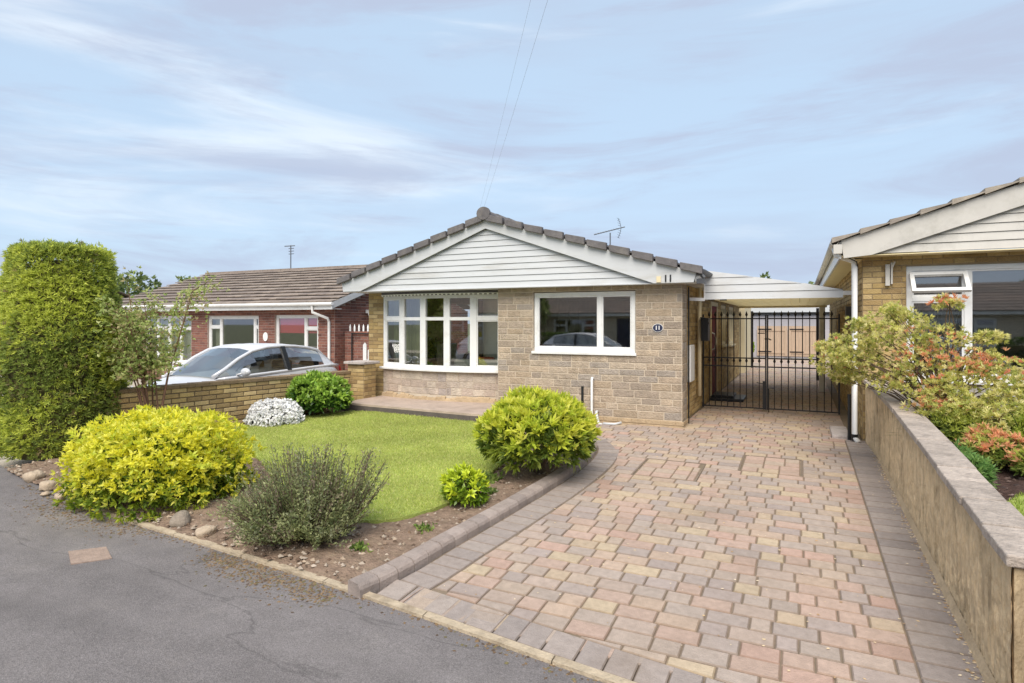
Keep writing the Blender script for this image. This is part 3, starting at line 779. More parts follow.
# ------------------------------------------------------------------ masonry generator
YEL = [rgb(*c) for c in ((188, 164, 118), (178, 154, 110), (196, 172, 126), (170, 144, 100), (184, 158, 108), (156, 132, 94))]
BUFF = [rgb(*c) for c in ((174, 159, 140), (166, 151, 134), (180, 164, 144), (158, 144, 129), (170, 153, 133), (176, 159, 138), (160, 149, 137), (164, 147, 126))]
PINKST = [rgb(*c) for c in ((186, 172, 158), (194, 180, 164), (180, 164, 150), (172, 160, 152), (196, 183, 166))]
RED = [rgb(*c) for c in ((132, 90, 78), (122, 84, 74), (140, 98, 84), (114, 80, 72), (134, 94, 84))]
def masonry(b, O, U, width, rows, lens, cols, opens=(), gap=.011, proud=.007, zfun=None, half=True):
    """stones laid on the plane through O with horizontal unit U; rows = list of (z0, z1); outward normal = U x Z"""
    O = Vector(O); U = Vector(U).normalized(); Nn = U.cross(Vector((0, 0, 1)))
    for ri, (z0, z1) in enumerate(rows):
        x = -random.uniform(0, lens[0]) if len(lens) > 1 else (0 if (ri % 2 == 0 or not half) else -lens[0] / 2)
        while x < width - .005:
            l = random.choice(lens); xa, xb = max(0, x), min(width, x + l); x += l
            if width - x < .07 and x < width: xb = width; x = width
            if xb - xa < .02: continue
            segs = [(xa, xb)]
            for (ox0, ox1, oz0, oz1) in opens:
                if z1 - .012 > oz0 and z0 + .012 < oz1:
                    ns_ = []
                    for (p, q) in segs:
                        if q <= ox0 or p >= ox1: ns_.append((p, q))
                        else:
                            if p < ox0: ns_.append((p, ox0))
                            if q > ox1: ns_.append((ox1, q))
                    segs = ns_
            for (p, q) in segs:
                if q - p < .03: continue
                g_ = gap / 2; d = proud + random.uniform(-.001, .003); c2 = .005
                col = tuple(np.array(random.choice(cols)) * random.uniform(.9, 1.08))
                def pt(u_, z_, n_): return O + U * u_ + Vector((0, 0, z_)) + Nn * n_
                j_ = lambda: random.uniform(-.002, .002)
                v = [pt(p + g_, z0 + g_, 0), pt(q - g_, z0 + g_, 0), pt(q - g_, z1 - g_, 0), pt(p + g_, z1 - g_, 0),
                     pt(p + g_ + j_(), z0 + g_ + j_(), d * .7), pt(q - g_ + j_(), z0 + g_ + j_(), d * .7), pt(q - g_ + j_(), z1 - g_ + j_(), d * .7), pt(p + g_ + j_(), z1 - g_ + j_(), d * .7),
                     pt(p + g_ + c2, z0 + g_ + c2, d), pt(q - g_ - c2, z0 + g_ + c2, d), pt(q - g_ - c2, z1 - g_ - c2, d), pt(p + g_ + c2, z1 - g_ - c2, d)]
                b.add(v, [(0, 1, 5, 4), (1, 2, 6, 5), (2, 3, 7, 6), (3, 0, 4, 7), (4, 5, 9, 8), (5, 6, 10, 9), (6, 7, 11, 10), (7, 4, 8, 11), (8, 9, 10, 11)], col)
def rowsof(z0, z1, hs, fit=()):
    out = []; z = z0; stops = sorted([q for q in fit if z0 < q < z1] + [z1])
    for st in stops:
        while z < st - 1e-4:
            h = random.choice(hs)
            if st - (z + h) < min(hs) * .6: h = st - z
            out.append((z, z + h)); z += h
    return out
def holed_wall(b, x0, x1, z0, z1, y0, y1, opens, along='x', col=None):
    """solid wall slab with rectangular openings; opens in absolute coordinates (a0,a1,z0,z1)"""
    xs_ = sorted({x0, x1} | {o[0] for o in opens} | {o[1] for o in opens}); 
    for a, c_ in zip(xs_, xs_[1:]):
        zz = [(z0, z1)]
        for o in opens:
            if o[0] <= a + 1e-6 and o[1] >= c_ - 1e-6:
                nz = []
                for (p, q) in zz:
                    if o[2] > p: nz.append((p, min(q, o[2])))
                    if o[3] < q: nz.append((max(p, o[3]), q))
                zz = [s_ for s_ in nz if s_[1] - s_[0] > 1e-5]
        for (p, q) in zz:
            if along == 'x': b.box(a, c_, y0, y1, p, q, col)
            else: b.box(y0, y1, a, c_, p, q, col)

def window(parent, P0, P1, z0, z1, lights, fw=.055, dep=.07, glass=GLASS, sill=True, mt=None, outward=None, name='window', sash=True):
    """lights: list of (f0, f1, [transom z ...]) fractions along P0->P1. frame mesh + pane + sill children"""
    mt = mt or M['upvc']
    P0 = Vector((P0[0], P0[1], 0)); P1 = Vector((P1[0], P1[1], 0)); W_ = (P1 - P0).length; U = (P1 - P0) / W_
    Nn = U.cross(Vector((0, 0, 1)))      # outward
    b = MB(); panes = MB()
    def bx(mb, u0, u1, za, zb, n0, n1):
        v = [P0 + U * u + Nn * n_ + Vector((0, 0, z_)) for z_ in (za, zb) for n_ in (n0, n1) for u in (u0, u1)]
        mb.add(v, [(0, 2, 3, 1), (4, 5, 7, 6), (0, 1, 5, 4), (2, 6, 7, 3), (0, 4, 6, 2), (1, 3, 7, 5)])
    bx(b, 0, W_, z0, z0 + fw, -dep, 0); bx(b, 0, W_, z1 - fw, z1, -dep, 0)
    bx(b, 0, fw, z0 + fw, z1 - fw, -dep, 0); bx(b, W_ - fw, W_, z0 + fw, z1 - fw, -dep, 0)
    for i, (f0, f1, tr) in enumerate(lights):
        u0, u1 = f0 * W_, f1 * W_
        if i > 0: bx(b, u0 - fw / 2, u0 + fw / 2, z0 + fw, z1 - fw, -dep + .002, -.002)
        a = u0 + (fw if i == 0 else fw / 2); c_ = u1 - (fw if i == len(lights) - 1 else fw / 2)
        zs_ = [z0 + fw] + sum([[q - fw / 2, q + fw / 2] for q in tr], []) + [z1 - fw]
        for q in tr: bx(b, a, c_, q - fw / 2, q + fw / 2, -dep + .004, -.004)
        for k_ in range(0, len(zs_), 2):
            za, zb = zs_[k_], zs_[k_ + 1]
            if sash:
                s_ = .022
                bx(b, a, c_, za, za + s_, -dep + .01, -.012); bx(b, a, c_, zb - s_, zb, -dep + .01, -.012)
                bx(b, a, a + s_, za + s_, zb - s_, -dep + .01, -.012); bx(b, c_ - s_, c_, za + s_, zb - s_, -dep + .01, -.012)
            v = [P0 + U * u + Nn * (-.035) + Vector((0, 0, z_)) for z_ in (za, zb) for u in (a, c_)]
            panes.add([v[0], v[1], v[3], v[2]], [(0, 1, 2, 3)])
    w_ = b.build(name, mt, parent, bevel=.004)
    panes.build('pane', glass, w_)
    if sill:
        s_ = MB(); 
        v = [P0 + U * u + Nn * n_ + Vector((0, 0, z_)) for z_ in (z0 - .045, z0 - .001) for n_ in (-dep, .07) for u in (-.03, W_ + .03)]
        s_.add(v, [(0, 2, 3, 1), (4, 5, 7, 6), (0, 1, 5, 4), (2, 6, 7, 3), (0, 4, 6, 2), (1, 3, 7, 5)]); s_.build('sill', mt, w_, bevel=.006)
    return w_

def roof_slope(b, x0, x1, z0, z1, y0, y1, along='Y', n=14, th=.03, cols=None, tilew=.3):
    """stepped tile courses from eave (x0,z0) to ridge (x1,z1); runs y0..y1"""
    if th > .06:
        Q = (lambda x_, y_, z_: (x_, y_, z_)) if along == 'Y' else (lambda x_, y_, z_: (y_, x_, z_))
        dk = rgb(96, 88, 80); b.add([Q(x0, y0, z0 - .004), Q(x0, y1, z0 - .004), Q(x1, y1, z1 - .004), Q(x1, y0, z1 - .004)], [(0, 1, 2, 3)], dk)
    for i in range(n):
        a, c_ = i / n, (i + 1) / n
        xa, xb = x0 + (x1 - x0) * a, x0 + (x1 - x0) * c_; za, zb = z0 + (z1 - z0) * a, z0 + (z1 - z0) * c_
        y = y0 - (tilew / 2 if i % 2 else 0)
        while y < y1:
            ya, yb = max(y, y0), min(y + tilew, y1); y += tilew
            if yb - ya < .01: continue
            g_ = .004; lift_ = th + random.uniform(-.003, .003)
            col = tuple(np.array(random.choice(cols)) * random.uniform(.93, 1.06)) if cols else None
            P = lambda x_, y_, z_: (x_, y_, z_) if along == 'Y' else (y_, x_, z_)
            lo = za + lift_ - .03 if th > .06 else za - .02
            v = [P(xa, ya + g_, lo), P(xa, yb - g_, lo), P(xb, yb - g_, zb), P(xb, ya + g_, zb), P(xa, ya + g_, za + lift_), P(xa, yb - g_, za + lift_), P(xb, yb - g_, zb + .012), P(xb, ya + g_, zb + .012)]
            b.add(v, [(4, 5, 6, 7), (0, 1, 5, 4), (1, 2, 6, 5), (3, 0, 4, 7), (2, 3, 7, 6), (3, 2, 1, 0)], col)
#@@PART2@@
def text_obj(name, s, size, ext, m, parent, loc, rot):
    cu = bpy.data.curves.new(name, 'FONT'); cu.body = s; cu.size = size; cu.extrude = ext; cu.align_x = 'CENTER'; cu.align_y = 'CENTER'
    cu.offset = size * .02
    o = bpy.data.objects.new(name, cu); COL.objects.link(o)
    dg = bpy.context.evaluated_depsgraph_get(); me = bpy.data.meshes.new_from_object(o.evaluated_get(dg)); bpy.data.objects.remove(o)
    me.materials.clear(); me.materials.append(m)
    o = bpy.data.objects.new(name, me); COL.objects.link(o); o.parent = parent
    off = Vector((0, 0, 0)); q = parent
    while q is not None: off += q.location; q = q.parent
    o.location = Vector(loc) - off; o.rotation_euler = rot
    return o
def clad_tri(b, gapb, xa, xb, z0, ax, az, y, n, th=.02):
    """horizontal cladding boards clipped to a gable triangle (xa..xb at z0, apex ax,az)"""
    h = (az - z0) / n
    for i in range(n):
        za, zb = z0 + h * i, z0 + h * (i + 1) - .006
        def xl(z): return xa + (ax - xa) * (z - z0) / (az - z0)
        def xr_(z): return xb + (ax - xb) * (z - z0) / (az - z0)
        tilt = .012
        v = [(xl(za), y - tilt, za), (xr_(za), y - tilt, za), (xr_(zb), y, zb), (xl(zb), y, zb)]
        b.extrude(v, (0, th, 0))
    gapb.extrude([(xa, y + th + .001, z0), (xb, y + th + .001, z0), (ax, y + th + .001, az)], (0, .02, 0))
def arch_tiles(b, pts_y, x, z, r=.12):
    y = pts_y[0]
    while y < pts_y[1]:
        y2 = min(y + .45, pts_y[1]); seg = []
        for yy in (y, y2 - .01):
            for k in range(9):
                a = math.pi * k / 8; rr = r + (.012 if yy == y else 0)
                seg.append((x + math.cos(a) * rr * 1.05, yy, z + math.sin(a) * rr))
        b.add(seg, [(k, k + 1, 9 + k + 1, 9 + k) for k in range(8)] + [tuple(range(8, -1, -1)), tuple(range(9, 18))]); y = y2

# ------------------------------------------------------------------ the bungalow
B = empty('bungalow', (-4.75, 9.4, 0), 'buff stone fronted bungalow with white clad gable in the middle of the picture', 'house')
KW = (-4.06, -2.32, 1.07, 2.10)
b = MB(); holed_wall(b, -4.72, -1.61, -.12, 2.19, 9.4, 9.8, [KW]); b.build('wall', M['mortar'], B)
b = MB(); rws = rowsof(.10, 2.18, (.10, .10, .075, .12), (KW[2], KW[3]))
masonry(b, (-4.72, 9.4, 0), (1, 0, 0), 3.11, rws, (.18, .26, .34, .40, .30), BUFF, [(KW[0] + 4.72, KW[1] + 4.72, KW[2], KW[3])], gap=.015)
masonry(b, (-1.61, 9.4, 0), (0, 1, 0), .40, rws, (.2, .3, .4), BUFF, gap=.014)
b.build('stone_facing', M['stone'], B)
b = MB(); masonry(b, (-4.74, 9.385, 0), (1, 0, 0), 3.16, [(-.06, .02), (.025, .095)], (.225,), [rgb(172, 148, 108), rgb(160, 136, 100)], gap=.008)
masonry(b, (-1.59, 9.37, 0), (0, 1, 0), .44, [(-.06, .02), (.025, .095)], (.225,), [rgb(172, 148, 108), rgb(160, 136, 100)], gap=.008)
b.box(-4.735, -1.60, 9.386, 9.399, -.1, .094); b.build('plinth', M['haunch'], B)
# left wall strip, left side wall, right side wall
b = MB(); b.box(-7.79, -7.42, 9.76, 9.96, -.3, 2.18); holed_wall(b, 9.96, 19.5, -.3, 2.3, -7.79, -7.60, [(12.6, 14.0, .8, 2.05)], along='y')  # unseen side opening added so daylight brightens the bay room
b.build('wall', M['mortar_dark'], B)
b = MB(); yr = [(z, z + .075) for z in np.arange(0.02, 2.15, .075)]
masonry(b, (-7.79, 9.76, 0), (1, 0, 0), .37, yr, (.225,), YEL, gap=.010); masonry(b, (-7.79, 12.5, 0), (0, -1, 0), 2.74, yr, (.225,), YEL)
b.build('brick_facing', M['ybrick'], B)
DOOR = (13.05, 14.15, .08, 2.02); SW = [(14.9, 16.0, 1.05, 2.0), (16.7, 17.9, 1.0, 2.0)]
b = MB(); holed_wall(b, 9.81, 19.6, -.1, 2.3, -1.86, -1.67, [DOOR] + SW, along='y'); b.build('wall', M['mortar_dark'], B)
b = MB(); masonry(b, (-1.67, 9.81, 0), (0, 1, 0), 9.79, yr, (.225,), YEL, [(q[0] - 9.81, q[1] - 9.81, q[2], q[3]) for q in [DOOR] + SW]); b.build('brick_facing', M['ybrick'], B)
b = MB(); b.box(-7.6, -1.86, 19.3, 19.5, -.1, 2.3); b.build('wall', M['mortar_dark'], B)
# bow window
BP = [(-7.40 + .52 * k, 9.72 - .2 * (1 - ((k - 2.5) / 2.5) ** 2)) for k in range(6)]
b = MB(); sb = MB()
for k in range(5):
    p, q = Vector((*BP[k], 0)), Vector((*BP[k + 1], 0)); U = (q - p).normalized(); Nn = U.cross(Vector((0, 0, 1)))
    sb.extrude([p + Vector((0, 0, .1)), q + Vector((0, 0, .1)), q + Vector((0, 0, .69)), p + Vector((0, 0, .69))], -Nn * .1)
    masonry(b, p, U, (q - p).length, rowsof(.26, .68, (.10, .14, .12)), (.2, .3, .45), PINKST, gap=.009)
    window(B, BP[k], BP[k + 1], .735, 2.10, [(0, 1, [1.66])], fw=.062, dep=.07, sill=False, name='bow_window', sash=(k in (0, 4)))
sb.build('wall', M['mortar'], B); b.build('stone_facing', M['stone'], B)
b = MB(); poly = [(x - (0), y - .09, .69) for x, y in BP]; poly = [(BP[0][0] - .05, BP[0][1] - .07, .69)] + poly[1:-1] + [(BP[5][0] + .05, BP[5][1] - .07, .69), (BP[5][0], BP[5][1] + .05, .69), (BP[0][0], BP[0][1] + .05, .69)]
b.extrude(poly, (0, 0, .044)); b.build('sill', M['upvc'], B, bevel=.008)
b = MB()
for k in range(5):
    p, q = BP[k], BP[k + 1]
    for s_ in range(5):
        a = (p[0] + (q[0] - p[0]) * s_ / 5, p[1] + (q[1] - p[1]) * s_ / 5); c_ = (p[0] + (q[0] - p[0]) * (s_ + 1) / 5, p[1] + (q[1] - p[1]) * (s_ + 1) / 5)
        h0 = .235 + .025 * math.sin(k * 1.7 + s_ * .9); h1 = .235 + .025 * math.sin(k * 1.7 + (s_ + 1) * .9)
        b.extrude([(a[0], a[1] - .015, .12), (a[0], a[1] - .06, .14), (a[0], a[1] - .045, h0 - .02), (a[0], a[1] - .015, h0)], (c_[0] - a[0], c_[1] - a[1], 0))
b.build('plinth', M['haunch'], B)
b = MB(); poly = [(x, y - .06, 2.102) for x, y in BP] + [(BP[5][0], BP[5][1] + .06, 2.102), (BP[0][0], BP[0][1] + .06, 2.102)]
b.extrude(poly, (0, 0, .072)); b.build('lead_flashing', M['lead'], B)
b = MB()
for k in range(5):
    p, q = BP[k], BP[k + 1]; b.beam((p[0], p[1] - .072, 2.118), (q[0], q[1] - .072, 2.118), .008, .012)
    for s_ in range(6):
        f = (s_ + .5) / 6; x, y = p[0] + (q[0] - p[0]) * f, p[1] + (q[1] - p[1]) * f
        b.extrude([(x - .03, y - .075, 2.125), (x + .03, y - .075, 2.125), (x + .012, y - .075, 2.085), (x - .012, y - .075, 2.085)], (0, -.006, 0))
b.build('scalloped_trim', M['white'], B)
# kitchen window
b0 = window(B, (KW[0] + .012, 9.43), (KW[1] - .012, 9.43), KW[2] + .045, KW[3] - .012, [(0, .665, []), (.665, 1, [])], fw=.062, dep=.07)
b = MB(); b.box(-3.50, -3.0, 9.380, 9.388, .98, 1.02)
# gable
AX, AZ = -4.83, 3.19
b = MB(); gb = MB(); clad_tri(b, gb, -7.53, -1.98, 2.185, AX, AZ, 9.20, 10); b.build('gable_cladding', M['clad'], B); gb.build('gable_backing', M['gap'], B)
b = MB(); y0, y1 = 9.13, 9.16
b.extrude([(-7.90, y0, 2.18), (-7.50, y0, 2.18), (AX, y0, AZ + .0), (AX, y0, AZ + .155), (-7.93, y0, 2.345)], (0, .03, 0)); b.build('bargeboard', M['clad'], B)
b = MB(); b.extrude([(-1.40, y0 - .001, 2.18), (-1.98, y0 - .001, 2.18), (AX, y0 - .001, AZ + .0), (AX, y0 - .001, AZ + .155), (-1.36, y0 - .001, 2.33)], (0, .03, 0)); b.build('bargeboard', M['clad'], B)
b = MB(); b.box(-7.9, -1.40, 9.161, 9.40, 2.172, 2.184); b.box(-7.9, -4.73, 9.40, 9.75, 2.172, 2.184); b.box(-7.95, -7.6, 9.75, 19.6, 2.172, 2.184)
b.box(-1.66, -1.38, 9.41, 19.6, 2.20, 2.212); b.build('soffit', M['clad'], B)
b = MB(); b.box(-1.382, -1.36, 9.165, 19.6, 2.19, 2.33); b.build('fascia', M['upvc'], B)
b = MB(); b.box(-1.935, -1.87, 9.112, 9.127, 2.19, 2.28); b.build('board_end_block', M['cream'], B)
b = MB(); roof_slope(b, -8.0, AX, 2.37, 3.385, 9.12, 19.8, n=9); roof_slope(b, -1.27, AX, 2.345, 3.385, 9.12, 19.8, n=10); b.build('roof', M['tile'], B)
b = MB(); arch_tiles(b, (9.06, 19.8), AX, 3.38, .11); b.build('ridge_tiles', M['tile'], B)
b = MB()
b.add([(AX + math.cos(a) * .125, 9.05, 3.435 + math.sin(a) * .11) for a in [2 * math.pi * k / 16 for k in range(16)]] + [(AX + math.cos(a) * .125, 9.10, 3.435 + math.sin(a) * .11) for a in [2 * math.pi * k / 16 for k in range(16)]],
      [tuple(range(15, -1, -1))] + [(k, (k + 1) % 16, 16 + (k + 1) % 16, 16 + k) for k in range(16)]); b.build('ridge_end_cap', M['tile'], B)
for (xa, za, n_, sgn) in ((-8.0, 2.37, 9, 1), (-1.27, 2.345, 10, -1)):
    b = MB()
    for i in range(n_):
        f0, f1 = i / n_, (i + 1) / n_ - .012
        p = Vector((xa + (AX - xa) * f0, 0, za + (3.385 - za) * f0)); q = Vector((xa + (AX - xa) * f1, 0, za + (3.385 - za) * f1))
        b.extrude([(p.x, 9.055, p.z - .055), (q.x, 9.055, q.z - .065), (q.x, 9.055, q.z + .040), (p.x, 9.055, p.z + .062)], (0, .085, 0))
    b.build('verge_tiles', M['tile'], B, bevel=.008)
# digits on the board, plaque
text_obj('house_number', '11', .14, .006, M['black'], B, (-1.765, 9.122, 2.243), (R(90), 0, 0))
b = MB(); n_ = 24
for rr, yy, mi in ((1.0, 9.375, 0),):
    v = [(-1.97 + math.cos(2 * math.pi * k / n_) * .075, 9.387, 1.51 + math.sin(2 * math.pi * k / n_) * .058) for k in range(n_)]
    b.extrude(v, (0, -.012, 0))
pl = b.build('number_plaque', M['navy'], B); b = MB()
ringv = [(-1.97 + math.cos(2 * math.pi * k / n_) * .078, 9.380, 1.51 + math.sin(2 * math.pi * k / n_) * .061) for k in range(n_ + 1)]
b.tube(ringv, .004, 5); b.build('plaque_rim', M['white'], pl)
text_obj('house_number', '11', .085, .003, M['white'], pl, (-1.97, 9.372, 1.508), (R(90), 0, 0))
# waste pipes, vent, gutter
b = MB(); b.tube([(-3.01, 9.40, .70), (-3.01, 9.345, .70), (-3.01, 9.335, .66), (-3.01, 9.335, .12), (-3.0, 9.32, .03)], .021, 10); b.build('waste_pipe', M['upvc'], B, smooth=True)
b = MB(); b.tube([(-2.93, 9.40, .17), (-2.93, 9.33, .17), (-2.925, 9.31, .14), (-2.86, 9.22, -.0), (-2.8, 9.18, 0.0)], .022, 10); b.tube([(-2.78, 9.2, .012), (-2.60, 9.22, .012), (-2.52, 9.30, .03)], .02, 8); b.build('waste_pipe', M['clad'], B, smooth=True)
b = MB(); b.box(-3.20, -3.165, 9.37, 9.395, .28, .56); b.build('vent', M['black'], B)
b = MB(); b.tube([(-1.585, 9.85, 2.15), (-1.585, 9.85, .0)], .012, 6); b.build('cable_pipe', M['black'], B)
def gutter(b, p, q, r=.055):
    p, q = Vector(p), Vector(q); d = (q - p).normalized(); s_ = d.cross(Vector((0, 0, 1))); v = []
    for o in (p, q):
        for rr in (r, r - .006):
            for k in range(9):
                a = math.pi + math.pi * k / 8; v.append(o + s_ * math.cos(a) * rr + Vector((0, 0, math.sin(a) * rr)))
    fs = []
    for k in range(8): fs += [(k, k + 1, 18 + k + 1, 18 + k), (9 + k, 9 + k + 1, 27 + k + 1, 27 + k)]
    for o in (0, 18): fs += [(o + k, o + k + 1, o + 9 + k + 1, o + 9 + k) for k in range(8)]
    fs += [(0, 9, 27, 18), (8, 17, 35, 26)]
    b.add(v, fs)
b = MB(); gutter(b, (-1.295, 9.10, 2.36), (-1.295, 19.7, 2.34)); b.build('gutter', M['pewter'], B)
b = MB(); b.tube([(-1.36, 9.14, 2.30), (-1.30, 9.14, 2.30), (-1.25, 9.14, 2.24)], .03, 8); b.box(-1.36, -1.24, 9.12, 9.2, 2.16, 2.23); b.build('gutter_stop_end', M['pewter'], B)
b = MB(); b.tube([(-1.60, 11.1, 2.2), (-1.60, 11.1, .30)], .034, 10); b.build('downpipe', M['cream'], B, smooth=True)
b = MB(); b.box(-1.56, -1.44, 10.98, 11.22, 1.27, 1.66); o_ = [(-1.57, 10.96, 1.66), (-1.43, 10.96, 1.64), (-1.43, 11.24, 1.64), (-1.57, 11.24, 1.66)]; b.extrude(o_, (0, 0, .025)); b.box(-1.438, -1.43, 11.0, 11.2, 1.56, 1.60)
b.build('letter_box', M['black'], B, bevel=.01)
b = MB(); b.box(-1.655, -1.60, 10.15, 10.55, .62, 1.22); b.build('meter_box', M['upvc'], B, bevel=.01)
# side door and side windows
b = MB(); Y0, Y1, Z0, Z1 = DOOR
for a in ((Y0, Y0 + .08), (Y1 - .08, Y1)): b.box(-1.72, -1.645, a[0], a[1], Z0, Z1)
b.box(-1.72, -1.645, Y0 + .08, Y1 - .08, Z1 - .08, Z1); b.build('door_frame', M['cream'], B)
b = MB(); b.box(-1.71, -1.665, Y0 + .085, Y1 - .085, Z0, Z1 - .085)
for zz in (.3, 1.15): b.box(-1.664, -1.655, Y0 + .25, Y1 - .25, zz, zz + .65)
d_ = b.build('door', M['maroon'], B)
b = MB(); b.tube([(-1.66, Y0 + .17, 1.02), (-1.60, Y0 + .17, 1.05), (-1.57, Y0 + .17, 1.2), (-1.60, Y0 + .17, 1.35), (-1.66, Y0 + .17, 1.38)], .014, 8); b.build('handle', M['white'], d_)
for (a, c_, z0, z1) in SW: window(B, (-1.68, a), (-1.68, c_), z0, z1, [(0, .5, [1.75]), (.5, 1, [1.75])], fw=.06, dep=.06, mt=M['cream'])
# interiors
b = MB(); b.box(-7.58, -4.8, 14.2, 14.3, 0, 2.3); b.box(-7.58, -4.72, 9.97, 9.99, -.1, 0); b.box(-4.80, -4.72, 9.82, 19.2, 0, 2.3); b.box(-7.6, -1.88, 9.97, 19.2, 2.22, 2.30)
b.box(-7.6, -1.88, 9.85, 19.2, -.05, .02); b.build('interior_walls', M['interior'], B)
b = MB(); b.box(-4.66, -4.35, 9.95, 12.6, 1.35, 2.05)
for k in range(4): b.box(-4.348, -4.33, 10.0 + k * .65, 10.6 + k * .65, 1.38, 2.02)
b.build('kitchen_cupboards', M['unit'], B)
b = MB(); b.box(-4.66, -1.95, 9.85, 10.3, .9, .96); b.box(-4.66, -4.1, 10.3, 13.8, .9, .96); b.build('worktop', M['worktop'], B)
b = MB(); b.box(-3.92, -3.86, 9.9, 9.94, .97, 1.2); b.box(-3.8, -3.7, 9.9, 9.98, .97, 1.12); b.tube([(-3.70, 9.9, 1.02), (-3.66, 9.9, 1.05), (-3.70, 9.9, 1.1)], .01, 5); b.build('washing_up_bottle', M['white'], B)
def curtain(b, x0, x1, y, z0, z1, fold=.03, n_=30):
    v = []
    for i in range(n_ + 1):
        x = x0 + (x1 - x0) * i / n_; yy = y + math.sin(i * 1.9) * fold; v += [(x, yy, z0), (x, yy, z1)]
    b.add(v, [(2 * i, 2 * i + 2, 2 * i + 3, 2 * i + 1) for i in range(n_)])
b = MB(); curtain(b, -7.35, -6.55, 9.99, .3, 2.12); b.build('curtain', M['curtain_olive'], B)
b = MB(); curtain(b, -5.0, -4.84, 9.95, .3, 2.12); b.build('curtain', M['curtain_olive'], B)
for bb in (((-6.9, -5.2, 13.5, 14.1, 0, .42), (-6.9, -5.2, 13.9, 14.15, .42, .85)), ((-6.3, -5.1, 10.6, 11.3, .0, .45), (-6.3, -5.1, 10.55, 10.7, .45, .86))):
    b = MB()
    for q in bb: b.box(*q)
    b.build('sofa', M['curtain'], B, bevel=.05)
b = MB(); b.box(-5.9, -5.5, 10.72, 10.85, .5, .9); b.build('cushion', M['orange'], B, bevel=.04)
b = MB(); b.box(-6.95, -6.5, 10.2, 10.25, .75, 1.3); b.build('television', M['tv'], B)
b = MB(); b.box(-6.0, -5.5, 14.17, 14.19, 1.3, 1.75); b.build('picture', M['inwood'], B)
b = MB(); b.box(-7.35, -6.6, 10.05, 10.35, .0, .74); b.build('cabinet', M['white'], B)
b = MB(); b.box(-7.55, -7.3, 11, 12.4, 0, 1.1); b.build('cabinet', M['white'], B)

# patio
b = MB()
b.extrude([(-7.42, 8.56, 0.125), (-4.7, 8.36, .125), (-3.75, 8.42, .125), (-3.75, 9.383, .125), (-4.72, 9.383, .125), (-4.72, 9.62, .125), (-7.42, 9.75, .125)], (0, 0, .035))
kindof(b.build('patio', mat('patio_paving', rgb(176, 158, 144), .9, .12, 6, .4, 60, dirt=rgb(128, 112, 100), dirt_amt=.6, dirt_scale=2)), 'structure')
b = MB(); pts_ = [(-7.5, 8.60), (-4.7, 8.39), (-3.72, 8.45), (-3.72, 9.38)]
for a, c_ in zip(pts_, pts_[1:]): b.beam((a[0], a[1], .04), (c_[0], c_[1], .04), .06, .17)
kindof(b.build('patio_edge', mat('dark_riser', rgb(92, 84, 80), .9, .2, 12)), 'structure')

# ------------------------------------------------------------------ overhead wires and aerials
def wire(name, pts_, r, label):
    c = [Vector(p) for p in pts_]; P_ = []
    n_ = 24; a, c2 = c[0], c[1]; sag = (c2 - a).length * .012
    for i in range(n_ + 1):
        t_ = i / n_; p = a.lerp(c2, t_); p.z -= sag * 4 * t_ * (1 - t_); P_.append(p)
    b_ = MB(); b_.tube(P_, r, 5); tag(b_.build(name, mat('wire_grey', rgb(176, 182, 192), .6)), label, 'cable', 'overhead telephone wires')
wire('telephone_wire', [(-4.83, 9.1, 3.56), (10.3, -14.0, 7.67)], .0011, 'thin telephone wire rising from the ridge end of the stone bungalow')
wire('telephone_wire', [(-6.2, 11.0, 3.05), (9.8, -14.0, 7.5)], .0008, 'fainter telephone wire rising from the left slope of the stone bungalow roof')
def pole(x, y, h, label):
    t = empty('telegraph_pole', (x, y, -.4), label, 'pole'); b_ = MB(); b_.tube([(x, y, -.4), (x, y, h)], [.13, .1], 12); b_.build('pole_shaft', M['stem'], t)
    b_ = MB(); b_.box(x - .5, x + .5, y - .05, y + .05, h - .3, h - .2); b_.build('cross_arm', M['stem'], t)
pole(10.1, -14.1, 7.9, 'wooden telegraph pole in the gardens across the street')
t = empty('tv_aerial', (-4.35, 15.0, 3.25), 'dark multi element television aerial standing behind the ridge of the stone bungalow', 'aerial')
b = MB(); b.tube([(-4.35, 15, 3.2), (-4.35, 15, 3.86)], .016, 8); b.build('mast', M['alu'], t)
b = MB(); p, q = Vector((-4.78, 15.0, 3.84)), Vector((-4.02, 15.2, 4.02)); b.tube([p, q], .014, 6)
for i in range(9):
    c_ = p.lerp(q, .06 + i * .085); b.tube([c_ + Vector((.02, -.12, -.0)), c_ + Vector((-.02, .12, 0))], .004, 4)
b.build('boom', M['alu'], t)
b = MB(); c_ = p.lerp(q, .84)
for s_ in (-1, 1):
    b.tube([c_ + Vector((.03, 0, 0)), c_ + Vector((0, 0, s_ * .13)), c_ + Vector((-.05, 0, s_ * .25))], .007, 5)
    for k in (1, 2, 3, 4): e = Vector((-.01 * k, 0, s_ * .06 * k)); b.tube([c_ + e + Vector((0, -.15, 0)), c_ + e + Vector((0, .15, 0))], .004, 4)
b.build('reflector', M['alu'], t)

